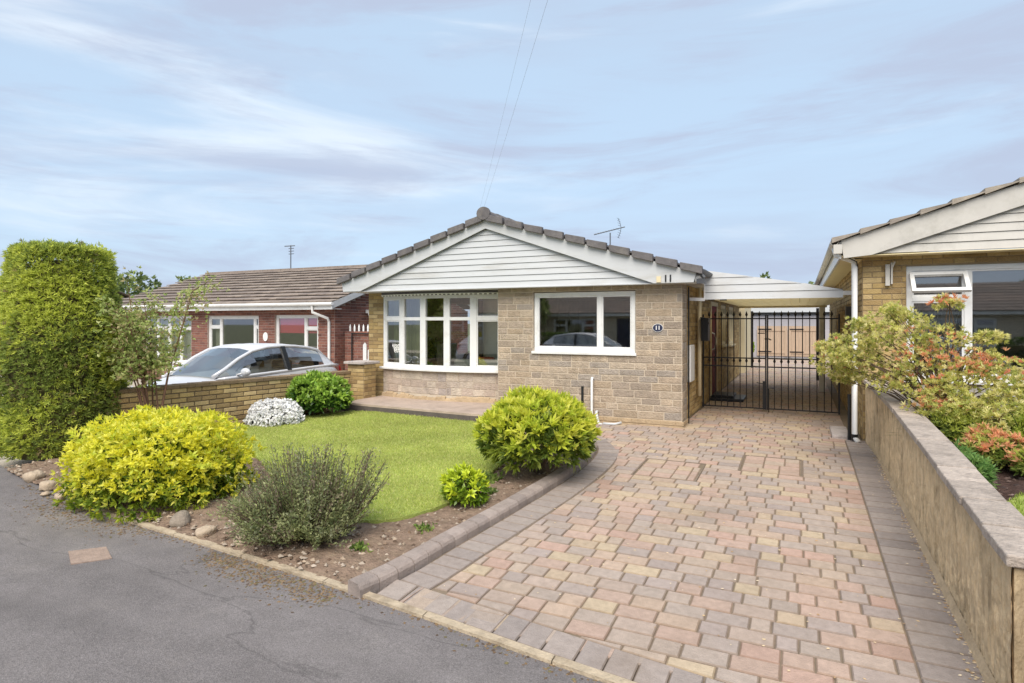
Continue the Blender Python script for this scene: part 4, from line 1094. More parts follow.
# ------------------------------------------------------------------ carport
CEILT, _n, _b = base_mat('cream_plastic_sheet'); _t = N(_n, 'ShaderNodeBsdfTranslucent'); _t.inputs[0].default_value = rgb(240, 232, 204); _b.inputs['Base Color'].default_value = rgb(238, 230, 204); _b.inputs['Roughness'].default_value = .6
_m = N(_n, 'ShaderNodeMixShader'); _m.inputs[0].default_value = .5; _n.links.new(_b.outputs[0], _m.inputs[1]); _n.links.new(_t.outputs[0], _m.inputs[2]); _n.links.new(_m.outputs[0], _n.nodes['Material Output'].inputs['Surface'])
T = empty('carport', (-.4, 10.0, 0), 'white fronted flat carport with cream ceiling bridging the gap over the gates', 'carport')
CY = 10.0; CX0, CX1 = -1.372, .563
for i in range(4):
    b = MB(); za = 1.955 + i * .114; zb = za + .108
    def xr_at(z): return CX1 if z < 2.09 else CX1 - (z - 2.09) / .325 * (CX1 - CX0) * .985
    b.extrude([(CX0, CY - .008, za), (xr_at(za), CY - .008, za), (xr_at(zb), CY + .002, zb), (CX0, CY + .002, zb)], (0, .018, 0)); b.build('fascia_board', M['clad'], T)
b = MB(); b.extrude([(CX0 + .004, CY + .024, 1.97), (CX1 - .004, CY + .024, 1.97), (CX1 - .004, CY + .024, 2.08), (CX0 + .01, CY + .024, 2.40)], (0, .02, 0)); b.build('fascia_backing', M['gap'], T)
b = MB(); b.box(CX0 - .002, CX0 + .016, CY - .014, CY + .3, 1.95, 2.415); b.build('corner_trim', M['upvc'], T)
b = MB(); x = CX0 + .02
while x < CX1 - .1:
    b.box(x, x + .145, CY + .05, 15.8, 1.985, 2.003); x += .15
b.build('ceiling', CEILT, T)
b = MB(); b.beam((-1.60, 9.98, 1.965), (-1.36, 9.98, 1.955), .04, .05); b.build('side_beam', M['upvc'], T)
b = MB(); b.box(CX1, .75, 9.95, 10.05, 1.99, 2.05); b.build('side_beam', M['upvc'], T)
for x, y in ((-1.33, 10.05), (-1.16, 10.2)):
    b = MB(); b.box(x, x + .10, y, y + .1, 1.945, 1.982); b.build('bracket', M['pewter'], T)
b = MB(); b.box(CX0, CX1, 15.8, 15.9, 1.94, 2.05); b.build('rear_beam', M['cream'], T)
b = MB(); b.box(.40, .52, 15.6, 15.72, 0, 1.94); b.build('post', M['upvc'], T)
b = MB(); b.box(.40, .47, 18.6, 18.7, 0, 1.98); tag(b.build('garden_post', M['iron']), 'black post standing right of the far timber gates', 'post')
b = MB(); b.box(-1.555, -1.49, 22.85, 22.95, 0, 1.98); tag(b.build('garden_post', M['iron']), 'black post at the corner of the cream store', 'post')
# lantern-like thing and door step
t = MB(); t.box(-1.66, -1.02, 12.9, 13.75, -.01, .06); t.box(-1.64, -1.22, 13.0, 13.7, .06, .11)
tag(t.build('door_step', M['black'], bevel=.01), 'black rubber topped step below the maroon side door behind the gate', 'step')
# gates
def gate_leaf(x0, x1, label, hinge_left):
    t = empty('iron_gate', ((x0 + x1) / 2, 11.7, .02), label, 'gate', 'pair of black iron driveway gates')
    b_ = MB()
    for z_ in (.06, .80, .95, 1.66): b_ = MB(); b_.box(x0, x1, 11.692, 11.708, z_ - .011, z_ + .011); b_.build('rail', M['iron'], t)
    hx = x0 if hinge_left else x1; mx = x1 if hinge_left else x0
    b_ = MB(); b_.box(hx - .014, hx + .014, 11.685, 11.715, .03, 1.74); b_.build('stile', M['iron'], t)
    b_ = MB(); b_.box(mx - .012, mx + .012, 11.686, 11.714, .04, 1.72); b_.build('stile', M['iron'], t)
    n_ = 10
    for i in range(1, n_):
        x = x0 + (x1 - x0) * i / n_; b_ = MB(); b_.tube([(x, 11.7, .06), (x, 11.7, 1.70)], .0085, 6)
        for zt_ in (1.70, .87): b_.tube([(x, 11.7, zt_), (x, 11.7, zt_ + .03), (x, 11.7, zt_ + .10)], [.009, .026, .001], 6)
        b_.build('bar', M['iron'], t)
    return t
GL = gate_leaf(-1.62, -.55, 'left black iron gate leaf with spear tops nearest the letter box', True)
GR = gate_leaf(-.52, .60, 'right black iron gate leaf with spear tops nearest the white drainpipe', False)
b = MB(); b.box(-.60, -.56, 11.66, 11.69, .05, .55); b.tube([(-.58, 11.675, .5), (-.70, 11.675, .52)], .008, 6); b.build('drop_bolt', M['iron'], GL)
b = MB(); b.tube([(-.565, 11.675, 1.4), (-.68, 11.675, 1.4)], .01, 6); b.build('handle', M['iron'], GL)
b = MB(); b.tube([(-.50, 11.675, .0), (-.50, 11.675, .42), (-.40, 11.675, .43)], .009, 6); b.build('drop_bolt', M['iron'], GR)
b = MB(); b.tube([(-.57, 11.69, 1.3), (-.50, 11.69, 1.3), (-.46, 11.69, 1.28)], .012, 6); b.build('latch', M['iron'], GL)

# rear: outbuilding wall, timber gates, garage
b = MB(); b.box(-3.6, -1.56, 20.3, 20.5, 0, 2.05); b.box(-1.76, -1.56, 20.5, 23.0, 0, 2.05); b.box(-3.6, -1.56, 20.3, 23, 2.052, 2.12)
t = b.build('garden_store', M['cream']); tag(t, 'cream walled store at the back left end of the carport', 'outbuilding')
def timber_gate(x0, x1, label):
    t = empty('timber_gate', ((x0 + x1) / 2, 29.6, 0), label, 'gate', 'closed timber gates behind the carport')
    b_ = MB(); x = x0
    while x < x1 - .02: b_.box(x, min(x + .13, x1), 29.58, 29.60, .08, 1.42); x += .135
    b_.build('boards', M['wood'], t)
    b_ = MB()
    for z_ in (.2, 1.2): b_.box(x0, x1, 29.555, 29.578, z_, z_ + .12)
    b_.box(x0 - .0, x0 + .1, 29.55, 29.577, .08, 1.42); b_.box(x1 - .1, x1, 29.55, 29.577, .08, 1.42); b_.build('frame', M['wood'], t)
    for z_ in (.25, 1.25): b_ = MB(); b_.box(x0 + .05, x0 + .6, 29.54, 29.55, z_, z_ + .05); b_.build('hinge', M['iron'], t)
timber_gate(-1.75, -.50, 'left closed pinkish timber gate at the end of the yard behind the iron gates')
timber_gate(-.46, .85, 'right closed pinkish timber gate at the end of the yard behind the iron gates')
b = MB(); b.box(-9, 9, 29.62, 29.9, 0, 1.25); tag(b.build('rear_wall', M['greywall']), 'low pale rear boundary wall either side of the timber gates', 'wall')
t = empty('garage', (0, 33, 0), 'pale flat roofed garage seen beyond the timber gates', 'garage')
b = MB(); b.box(-4, 4, 33, 38, 0, 2.0); b.build('wall', M['greywall'], t)
b = MB(); b.box(-4.1, 4.1, 32.85, 38.1, 2.0, 2.22); b.build('roof', M['iron'], t)
b = MB(); b.box(-4.12, 4.12, 32.80, 32.84, 2.08, 2.5); b.build('fascia', M['clad'], t)
shrub('garden_shrub', 'yellow green bush beside the far timber gates seen through the iron gates', (-2.35, 28.4, 0), .5, .4, 1.0, 160, 6, .14, .07, pal((120, 150, 50), (150, 176, 60)), seed=33, m=LEAF, nst=4)

# ------------------------------------------------------------------ left garden wall
ROWS = [(z, z + .074) for z in np.arange(-.12, .62, .074)]
W = empty('garden_wall', (-8.1, 7.2, -.12), 'yellow brick garden wall with flat coping in front of the silver car', 'wall')
p0 = Vector((wallx(5.15), 5.15, 0)); p1 = Vector((wallx(9.25), 9.25, 0)); U = (p1 - p0).normalized(); Ln = (p1 - p0).length; Nn = U.cross(Vector((0, 0, 1)))
b = MB(); a = p0 + Vector((0, 0, -.35)); b.extrude([a, p1 + Vector((0, 0, -.35)), p1 + Vector((0, 0, .62)), p0 + Vector((0, 0, .62))], -Nn * .2); b.build('wall_core', mat('dark_joints', rgb(112, 98, 80), .95, .15, 8), W)
b = MB(); YL2 = [tuple(np.array(c) * 1.2) for c in YEL]; masonry(b, p0, U, Ln, ROWS, (.225,), YL2, gap=.015, proud=.010); masonry(b, p1 - Nn * .2, -U, Ln, ROWS, (.225,), YL2, gap=.015); b.build('brick_facing', M['ybrick'], W)
b = MB(); x = 0
while x < Ln - .02:
    l = min(.225, Ln - x); pa = p0 + U * (x + .003) + Nn * .03; pb = p0 + U * (x + l - .003) + Nn * .03; x += l
    b.extrude([pa + Vector((0, 0, .62)), pb + Vector((0, 0, .62)), pb + Vector((0, 0, .665)), pa + Vector((0, 0, .67))], -Nn * .26, tuple(np.array(rgb(140, 120, 94)) * random.uniform(.85, 1.1)))
b.build('coping', M['ybrick'], W)
b = MB(); b.box(-7.80, -7.42, 9.15, 9.50, -.2, .80); pr_ = b.build('pier', M['mortar_dark'], W)
b = MB(); PR = [(z, z + .074) for z in np.arange(-.02, .78, .074)]; masonry(b, (-7.80, 9.15, 0), (1, 0, 0), .38, PR, (.225,), YEL); masonry(b, (-7.42, 9.15, 0), (0, 1, 0), .35, PR, (.225,), YEL); b.build('brick_facing', M['ybrick'], pr_)
b = MB(); b.box(-7.86, -7.36, 9.09, 9.56, .80, .85); b.build('pier_cap', M['coping'], pr_, bevel=.01)

# ------------------------------------------------------------------ right garden wall
TOP = [(3.45, .50), (4.02, .52), (5.76, .62), (8.62, .75), (9.37, .79)]
def ztop(y):
    for (a, p), (c_, q) in zip(TOP, TOP[1:]):
        if y <= c_: return p + (q - p) * (y - a) / (c_ - a)
    return TOP[-1][1]
def wx(y): return -.075 * max(0, min(1, (y - 7.6) / 1.7)) ** 1.3
COPT = mat('coping_slab', None, .92, .2, 18, .9, 40, attr=True, dirt=rgb(118, 108, 100), dirt_amt=.75, dirt_scale=6)
W = empty('boundary_wall', (.95, 6.4, -.1), 'long buff rendered boundary wall with grey coping along the right side of the driveway', 'wall')
b = MB(); ys = lsp(3.45, 9.37, 420); nz_ = 26; v = []; colr = [random.uniform(-1, 1) for _ in ys]
for yi, y in enumerate(ys):
    colr_ = colr[yi]
    for k in range(nz_):
        z_ = -.3 + (ztop(y) + .3) * k / (nz_ - 1)
        if random.random() < .28: colr_ = random.uniform(-1, 1)
        v.append((.866 + wx(y) - .007 * colr_ * (0 if k in (0, nz_ - 1) else 1) + random.uniform(-.002, .002), y, z_))
b.add(v, [(i * nz_ + k, i * nz_ + k + 1, (i + 1) * nz_ + k + 1, (i + 1) * nz_ + k) for i in range(len(ys) - 1) for k in range(nz_ - 1)])
b.extrude([(.874, 3.45, -.4), (.874, 3.45, ztop(3.45) - .01), (.874, 9.37, ztop(9.37) - .01), (.874, 9.37, -.4)], (.156, 0, 0)); b.extrude([(.81, 9.372, -.2), (1.03, 9.372, -.2), (1.03, 9.372, ztop(9.37)), (.81, 9.372, ztop(9.37))], (0, .03, 0))
b.build('wall_face', M['render'], W)
b = MB(); y = 3.42
while y < 9.35:
    y2 = min(y + random.uniform(.30, .46), 9.37); dz = random.uniform(-.003, .003); wj = random.uniform(-.006, .006)
    za, zb = ztop(y) + dz, ztop(y2) + dz
    v = [(.838 + wj + wx(y), y + .006, za), (.838 + wj + wx(y2), y2 - .006, zb), (1.06 + wj, y2 - .006, zb), (1.06 + wj, y + .006, za)]
    b.extrude(v, (0, 0, .055), tuple(np.array(rgb(174, 161, 149)) * random.uniform(.84, 1.1))); y = y2
b.build('coping', COPT, W, bevel=.008)
b = MB(); b.extrude([(.862, y, -.0 + zg(y)) for y in (3.5,)] + [(.832, 3.5, zg(3.5)), (.862, 3.5, zg(3.5) + .045)], (0, 5.85, .21)); b.build('haunching', M['haunch'], W)
W = empty('boundary_wall', (3, 3.25, -.2), 'short buff front boundary wall turning away at the bottom right corner', 'wall')
b = MB(); b.box(.97, 7, 3.12, 3.34, -.4, .52); b.build('wall_face', mat('pale_render', rgb(190, 166, 128), .95, .2, 9, 1, 34), W)
b = MB(); x = .93
while x < 7: b.box(x, x + .596, 3.08, 3.38, .522, .58); x += .6
b.build('coping', M['coping'], W, bevel=.008)
# bed and grass on the right
grid('right_garden', M['darksoil'], lsp(1.03, 9, 60), lsp(3.3, 9.4, 50), lambda x, y: .34 + .012 * (y - 3.3) + random.uniform(-.02, .025))
b = MB(); pp = smooth_poly([(1.10, 3.5), (4, 3.5), (4.2, 5.4), (2.2, 5.75), (1.45, 5.5), (1.15, 4.9)]); b.extrude([(x, y, .34) for x, y in pp], (0, 0, .05)); kindof(b.build('right_lawn', M['turf']), 'structure')
n = 16000; X_ = rng.uniform(1.08, 3.4, n); Y_ = rng.uniform(3.5, 5.8, n); ok = np.array([inpoly(a, c_, pp) for a, c_ in zip(X_, Y_)]); X_, Y_ = X_[ok], Y_[ok]; n = len(X_)
P_ = np.stack([X_, Y_, np.full(n, .385)], 1)
tag(kindof(leaf_mesh('grass', P_, unit(np.array([[0, 0, 1.]] * n) + rng.normal(size=(n, 3)) * .5), rng.normal(size=(n, 3)), np.full(n, .006), rng.uniform(.02, .045, n), pick(pal((140, 160, 62), (156, 174, 76), (122, 146, 54)), n), leaf_mat('grass_blade', .6, .35)), 'stuff'), 'short grass of the small lawn on the right', 'grass')

# pieris
PB = (1.30, 7.25, .36)
t = empty('pieris_shrub', PB, 'spreading yellow green shrub with coral tips hanging over the right boundary wall', 'shrub')
CL = [(.60, 7.75, 1.32, .28), (.38, 7.95, 1.12, .24), (.88, 7.5, 1.48, .27), (.70, 7.9, 1.02, .24), (1.15, 7.25, 1.22, .28), (1.28, 7.3, 1.44, .2), (1.45, 7.0, 1.12, .26), (1.62, 7.1, 1.20, .22), (1.80, 6.9, 1.02, .2), (1.22, 6.9, .94, .22), (.98, 7.35, .98, .24), (1.68, 6.8, .92, .2), (1.02, 7.7, 1.64, .16), (.52, 7.6, 1.2, .2), (1.35, 6.75, .80, .2), (1.6, 6.6, .76, .2), (1.15, 7.0, .78, .18), (1.8, 6.6, .85, .18), (1.5, 6.9, .7, .2), (1.30, 7.15, 1.78, .10), (.86, 7.55, 1.72, .10), (.28, 7.9, 1.30, .11), (.60, 7.6, 1.56, .12), (1.60, 7.1, 1.44, .10), (.45, 8.0, .95, .12)]
Ps, Ns, co_, tips = [], [], [], []
gp = pal((222, 218, 130), (230, 224, 148), (236, 228, 166), (204, 206, 116), (182, 188, 104)); cp = pal((238, 176, 134), (240, 188, 146), (232, 158, 124), (240, 202, 150))
for ci, (x, y, z, r_) in enumerate(CL):
    p, nn, _ = dome_pts(int(210 * r_ / .25), (x, y, z), r_ * 1.05, r_ * .95, r_ * .6, .6, 40 + ci, .5, -.7, 5)
    cc = pick(gp, len(p)); pr = .34 if x > 1.0 else .12
    sel_ = (rng.uniform(0, 1, len(p)) < pr * 1.6) & (nn[:, 2] > -.1) & (lump(p, .8, 77, 5) > 1.05); cc[sel_] = pick(cp, int(sel_.sum()))
    Ps.append(p); Ns.append(nn); co_.append(cc); tips.append((x, y, z))
    for q in range(5): k_ = rng.integers(len(p)); tips.append(tuple(p[k_]))
P_ = np.concatenate(Ps); N_ = np.concatenate(Ns); C_ = np.concatenate(co_)
a = rosettes(P_, unit(N_ + np.array([0, 0, .5])), 11, .044, .012, C_, .95)
leaf_mesh('foliage', a[0], a[1], a[2], a[3], a[4], a[5], LEAF, t)
stems(t, PB, tips[::2], .011, M['stem'], rise=True)
def lowshrub(name, label, c, r_, h, nn_, p1, p2, seed, **kw):
    return shrub(name, label, c, r_, r_ * .9, h, nn_, 7, kw.get('ll', .06), kw.get('lw', .018), p1, p2, seed=seed, cz=.4, m=LEAF, nst=6, amp=.2, lift=kw.get('lift', .3), fr=5)
lowshrub('low_shrub', 'low yellow green shrub just behind the coping halfway along the boundary wall', (1.32, 6.8, .37), .26, .44, 420, pal((138, 154, 76), (164, 176, 88), (112, 132, 64)), pal((198, 204, 100), (184, 194, 90)), 51, lift=0)
lowshrub('low_shrub', 'low shrub with coral tips in the bed below the big window', (1.46, 6.3, .37), .23, .32, 360, pal((120, 140, 60), (150, 160, 80)), pal((234, 170, 128), (238, 186, 140), (200, 204, 108)), 52)
lowshrub('low_shrub', 'rightmost low shrub with yellow and coral leaves beside the dark soil', (1.74, 6.05, .37), .20, .26, 260, pal((120, 140, 60), (150, 160, 80)), pal((236, 176, 132), (204, 208, 104), (190, 200, 92)), 53)
lowshrub('low_shrub', 'taller yellow green shrub at the right edge under the window sill', (1.86, 6.55, .37), .30, .52, 420, pal((128, 146, 66), (150, 164, 76)), pal((186, 196, 88), (170, 186, 76)), 54, lift=0)
lowshrub('spurge_plant', 'dense blue green feathery plant leaning on the inner edge of the wall coping', (1.15, 5.55, .37), .12, .22, 300, pal((96, 132, 76), (120, 152, 84)), pal((136, 168, 92), (116, 156, 84)), 55, ll=.05, lw=.012)
lowshrub('spurge_plant', 'smaller green feathery plant on the inner side of the coping, behind the first feathery one', (1.14, 5.95, .37), .12, .22, 220, pal((96, 132, 76), (120, 152, 84)), pal((136, 168, 92), (116, 156, 84)), 56, ll=.05, lw=.012)
def strap(name, label, c, n_, l, pal_, arch=.5, wd=.022):
    Cs, As, Ss, Ws, Ls, Cc = [], [], [], [], [], []
    for i in range(n_):
        a_ = random.uniform(0, 6.283); el = random.uniform(.5, 1.3); p = Vector(c); d = Vector((math.cos(a_) * math.cos(el), math.sin(a_) * math.cos(el), math.sin(el)))
        col = pal_[rng.integers(len(pal_))]; seg = l * random.uniform(.7, 1.1) / 5
        for k in range(5):
            Cs.append(p); As.append(d.copy()); Ss.append(d.cross(Vector((0, 0, 1)))); Ws.append(wd * (1 - k * .15)); Ls.append(seg * 1.35); Cc.append(col)
            p = p + d * seg; d = (d + Vector((0, 0, -arch * .35))).normalized()
    o = leaf_mesh(name, np.array(Cs), np.array(As), np.array(Ss), np.array(Ws), np.array(Ls), np.array(Cc), LEAF); return tag(o, label, 'plant')
strap('strap_leaved_plant', 'dark green strap leaved plant between the pieris stems and the coping', (1.22, 6.85, .38), 60, .48, pal((66, 88, 50), (84, 104, 62), (58, 76, 46)))
strap('strap_leaved_plant', 'arching dark green fern like plant in the middle of the right bed', (1.72, 6.45, .38), 70, .52, pal((74, 100, 52), (90, 118, 60), (60, 84, 46)), .7)
strap('strap_leaved_plant', 'second strap leaved plant close to the white window sill wall', (1.40, 7.45, .38), 50, .45, pal((84, 84, 62), (96, 92, 70), (70, 84, 52)))

# ------------------------------------------------------------------ right bungalow
H = empty('bungalow', (4.3, 9.4, 0), 'yellow brick bungalow with weathered white gable at the right edge', 'house')
RW = (1.26, 3.95, .86, 2.33)
b = MB(); holed_wall(b, .76, 8.0, -.1, 2.5, 9.42, 9.62, [RW]); b.box(.77, .97, 9.62, 19.4, -.1, 2.5); b.box(7.8, 8, 9.62, 19.4, -.1, 2.5); b.box(.97, 7.8, 19.2, 19.4, -.1, 2.5); b.build('wall', M['mortar_dark'], H)
rr_ = [(z, z + .075) for z in np.arange(.02, 2.45, .075)]
b = MB(); masonry(b, (.76, 9.42, 0), (1, 0, 0), 5.5, rr_, (.225,), YEL, [(RW[0] - .76, RW[1] - .76, RW[2] - .08, RW[3])]); masonry(b, (.76, 19.4, 0), (0, -1, 0), 9.95, rr_, (.225,), YEL)
b.build('brick_facing', M['ybrick'], H)
b = MB(); b.box(1.22, 4.0, 9.36, 9.41, 0.2, .78); b.build('rendered_panel', mat('grey_pebble_render', rgb(168, 162, 152), .95, .15, 30, .8, 90), H)
w_ = window(H, (RW[0], 9.44), (RW[1], 9.44), RW[2], RW[3], [(0, .245, [1.90]), (.245, 1, [])], fw=.065, dep=.07)
b = MB(); hz_ = 2.27; 
def vent(b, x0, x1, ztop_, h, ang, fr):
    c, s_ = math.cos(ang), math.sin(ang); P = lambda x, d, o: (x, 9.43 - d * s_ - o * c, ztop_ - d * c + o * s_)
    for (xa, xb, da, db) in ((x0, x1, 0, fr), (x0, x1, h - fr, h), (x0, x0 + fr, fr, h - fr), (x1 - fr, x1, fr, h - fr)):
        v = [P(x, d, o) for o in (0, .045) for d in (da, db) for x in (xa, xb)]
        b.add(v, [(0, 1, 3, 2), (4, 6, 7, 5), (0, 4, 5, 1), (2, 3, 7, 6), (0, 2, 6, 4), (1, 5, 7, 3)])
    return [P(x0 + fr, fr, .02), P(x1 - fr, fr, .02), P(x1 - fr, h - fr, .02), P(x0 + fr, h - fr, .02)]
pv = vent(b, RW[0] + .03, RW[0] + .65, 2.22, .34, R(42), .05); v_ = b.build('open_vent', M['upvc'], w_, bevel=.004)
b = MB(); b.box(RW[0] + .07, RW[0] + .62, 9.60, 9.63, 1.95, 2.27); b.build('vent_shade_panel', M['tv'], H)  # black panel stands in for the shade behind the open vent
b = MB(); b.box(RW[0], 7.7, 12.8, 12.9, 0, 2.5); b.box(RW[0] - .1, 7.8, 9.63, 12.9, 2.42, 2.48); b.box(RW[0] - .1, 7.8, 9.63, 12.9, -.05, .0); b.build('interior_walls', M['greywall'], H)
b = MB(); curtain(b, 1.3, 1.9, 9.66, .9, 1.9, .02); b.build('curtain', mat('dark_net', rgb(90, 92, 96), .9), H)
b = MB(); curtain(b, 2.75, 4.0, 9.75, .9, 2.3, .03); b.build('curtain', M['curtain_olive'], H)
# gable / roof of right bungalow
RX, RZ = 4.3, 3.72
b = MB(); gb = MB(); clad_tri(b, gb, .84, 7.76, 2.49, RX, 2.49 + (RX - .84) * .332, 9.16, 11); b.build('gable_cladding', M['clad_old'], H); gb.build('gable_backing', M['gap'], H)
for sgn in (1, -1):
    b = MB(); f = lambda x: RX - sgn * (RX - x)
    b.extrude([(f(.52), 9.10, 2.44), (f(.84), 9.10, 2.47), (f(RX), 9.10, 2.47 + (RX - .84) * .332), (f(RX), 9.10, 2.47 + (RX - .84) * .332 + .205), (f(.49), 9.10, 2.675)], (0, .03, 0)); b.build('bargeboard', M['clad_old'], H)
b = MB(); b.box(.50, 8.1, 9.13, 9.42, 2.465, 2.477); b.box(.50, .76, 9.42, 19.5, 2.44, 2.452); b.build('soffit', M['ceil'], H)
b = MB(); b.box(.47, .495, 9.14, 19.5, 2.44, 2.66); b.build('fascia', M['upvc'], H)
zr_ = 2.47 + (RX - .84) * .332 + .235
cb = [rgb(*c) for c in ((150, 140, 128), (140, 130, 120), (158, 148, 134))]
b = MB(); roof_slope(b, .38, RX, 2.66, zr_, 9.04, 19.6, n=12, cols=cb, th=.05); roof_slope(b, 8.2, RX, 2.68, zr_, 9.04, 19.6, n=12, cols=cb, th=.035); b.build('roof', M['tile_brown'], H)
b = MB(); gutter(b, (.41, 9.08, 2.66), (.41, 19.5, 2.64), .05); b.build('gutter', M['clad_old'], H)
b = MB(); b.box(.40, .50, 9.06, 9.14, 2.50, 2.62); b.build('gutter_stop_end', M['clad_old'], H)
b = MB(); b.tube([(.42, 9.32, 2.60), (.44, 9.32, 2.50), (.64, 9.32, 2.42), (.66, 9.32, 2.34), (.66, 9.32, .06), (.70, 9.26, .0)], .036, 12); b.build('downpipe', M['upvc'], H, smooth=True)
b = MB(); b.tube([(.605, 9.42, .0), (.605, 9.42, .62)], .022, 8); b.tube([(.66, 9.325, .10), (.66, 9.325, .02)], .045, 10); b.build('drain_pipe', M['black'], H)
b = MB(); b.tube([(.50, 9.22, 2.50), (.60, 9.2, 2.44), (.68, 9.25, 2.40), (.70, 9.35, 2.3)], .008, 6); b.build('cable', M['black'], H)
b = MB(); b.box(1.02, 1.07, 9.36, 9.405, 2.08, 2.36); b.box(1.08, 1.10, 9.35, 9.405, 2.1, 2.38); b.tube([(1.09, 9.36, 2.3), (1.12, 9.33, 2.39)], .01, 6); b.build('wall_lamp', M['clad_old'], H)
b = MB(); b.box(.66, .755, 11.0, 11.2, 1.55, 1.85); b.build('meter_box', M['pewter'], H)
b = MB(); b.box(.40, .62, 9.45, 10.3, -.02, .045)
tag(b.build('concrete_block', M['coping'], bevel=.01), 'small pale concrete drain surround at the foot of the white drainpipe', 'drain surround')

# ------------------------------------------------------------------ red brick bungalow on the left
NH = empty('bungalow', (-16, 13, -.3), 'red brick bungalow with long brown tiled roof behind the silver car', 'house')
NW = [(-19.6, -17.35, .3, 1.80), (-16.6, -14.42, .45, 1.78), (-13.77, -12.14, .55, 1.80)]
NX0, NX1, NY = -21.0, -11.55, 13.0
b = MB(); holed_wall(b, NX0, NX1, -.35, 1.98, NY, NY + .2, NW); b.box(NX0, NX0 + .2, NY + .2, NY + 7.2, -.35, 1.98); b.box(NX1 - .2, NX1, NY + .2, NY + 7.2, -.35, 1.98); b.box(NX0, NX1, NY + 7.2, NY + 7.4, -.35, 1.98)
b.extrude([(NX1 - .2, NY + .0, 1.98), (NX1 - .2, NY + 7.4, 1.98), (NX1 - .2, NY + 3.7, 3.25)], (.2, 0, 0)); b.extrude([(NX0, NY, 1.98), (NX0, NY + 7.4, 1.98), (NX0, NY + 3.7, 3.25)], (.2, 0, 0)); b.build('wall', M['mortar_red'], NH)
rr_ = [(z, z + .075) for z in np.arange(-.3, 1.96, .075)]
b = MB(); masonry(b, (NX0, NY, 0), (1, 0, 0), NX1 - NX0, rr_, (.225,), RED, [(q[0] - NX0, q[1] - NX0, q[2], q[3]) for q in NW], gap=.012); masonry(b, (NX1, NY, 0), (0, 1, 0), 7.4, rr_, (.225,), RED, gap=.012)
z = 1.98
while z < 3.15:
    a_ = (z + .075 - 1.98) / 1.27 * 3.7; masonry(b, (NX1, NY + a_, 0), (0, 1, 0), 7.4 - 2 * a_, [(z, z + .075)], (.225,), RED, gap=.012); z += .075
b.build('brick_facing', M['rbrick'], NH)
window(NH, (NW[0][0], NY + .05), (NW[0][1], NY + .05), NW[0][2], NW[0][3], [(0, .25, [1.4]), (.25, .5, [1.4]), (.5, .75, [1.4]), (.75, 1, [1.4])], fw=.07)
window(NH, (NW[1][0], NY + .05), (NW[1][1], NY + .05), NW[1][2], NW[1][3], [(0, .24, [1.45]), (.24, .90, []), (.90, 1, [1.45])], fw=.07)
window(NH, (NW[2][0], NY + .05), (NW[2][1], NY + .05), NW[2][2], NW[2][3], [(0, .69, []), (.69, 1, [1.42])], fw=.07)
b = MB(); b.box(NW[2][0] + .08, NW[2][1] - .06, NY + .125, NY + .13, 1.28, 1.74); b.build('roller_blind', M['pinkblind'], NH)
b = MB(); curtain(b, NW[1][0] + .05, NW[1][0] + .5, NY + .25, .4, 1.75, .03); curtain(b, NW[0][0], NW[0][1], NY + .25, .4, 1.75, .03, 60); b.build('curtain', M['curtain'], NH)
b = MB(); b.box(NX0 + .2, NX1 - .2, NY + 3, NY + 3.1, -.3, 1.98); b.box(NX0 + .2, NX1 - .2, NY + .2, NY + 7, -.3, -.28); b.build('interior_walls', M['interior'], NH)
b = MB(); b.box(NX0 - .3, NX1 + .25, NY - .36, NY - .33, 1.94, 2.10); b.build('fascia', M['upvc'], NH)
b = MB(); b.box(NX0 - .3, NX1 + .25, NY - .33, NY, 1.95, 1.962); b.build('soffit', M['upvc'], NH)
b = MB(); b.tube([(NX0 - .3, NY - .42, 2.10), (NX1 + .3, NY - .42, 2.09)], .05, 8); b.build('gutter', M['upvc'], NH)
b = MB(); b.tube([(-11.98, NY - .40, 2.08), (-11.98, NY - .38, 1.86), (-11.70, NY - .10, 1.70), (-11.70, NY - .05, 1.6), (-11.70, NY - .05, -.3)], .04, 8); b.build('downpipe', M['upvc'], NH)
cb = [rgb(*c) for c in ((140, 127, 116), (132, 119, 109), (146, 133, 121), (128, 116, 107))]
b = MB(); roof_slope(b, NY - .45, NY + 3.7, 2.10, 3.50, NX0 - .35, NX1 + .28, along='X', n=12, cols=cb, th=.066, tilew=.33); roof_slope(b, NY + 7.85, NY + 3.7, 2.10, 3.50, NX0 - .35, NX1 + .28, along='X', n=12, cols=cb, th=.066, tilew=.33); b.build('roof', M['tile_brown'], NH)
b = MB()
for s_ in (1, -1):
    ye = NY + 3.7 - s_ * 4.12
    b.extrude([(NX1 + .25, ye, 1.95), (NX1 + .25, ye, 2.12), (NX1 + .25, NY + 3.7, 3.50), (NX1 + .25, NY + 3.7, 3.34)], (.03, 0, 0))
b.build('bargeboard', M['clad'], NH)
b = MB(); x = NX0 - .35
while x < NX1 + .25: b.box(x, x + .44, NY + 3.6, NY + 3.8, 3.49, 3.56, cb[0]); x += .45
b.build('ridge_tiles', M['tile_brown'], NH)
b = MB(); v = [(-14.12 + .09 * math.cos(k * math.pi / 8), NY - .014, .62 + .55 + .13 * math.sin(k * math.pi / 8)) for k in range(16)]; b.extrude(v, (0, -.02, 0)); b.build('number_plaque', M['white'], NH)
b = MB(); b.box(NX1 + .02, NX1 + .14, 14.3, 14.42, 1.86, 1.96); b.tube([(NX1 + .1, 14.36, 1.88), (NX1 + .2, 14.3, 1.76)], .05, 8); b.box(NX1 + .02, NX1 + .12, 14.55, 14.65, 1.8, 1.98); b.build('security_lamp', M['white'], NH)
t = empty('tv_aerial', (-16.9, 16.7, 3.5), 'slim television aerial on the ridge of the red brick bungalow', 'aerial')
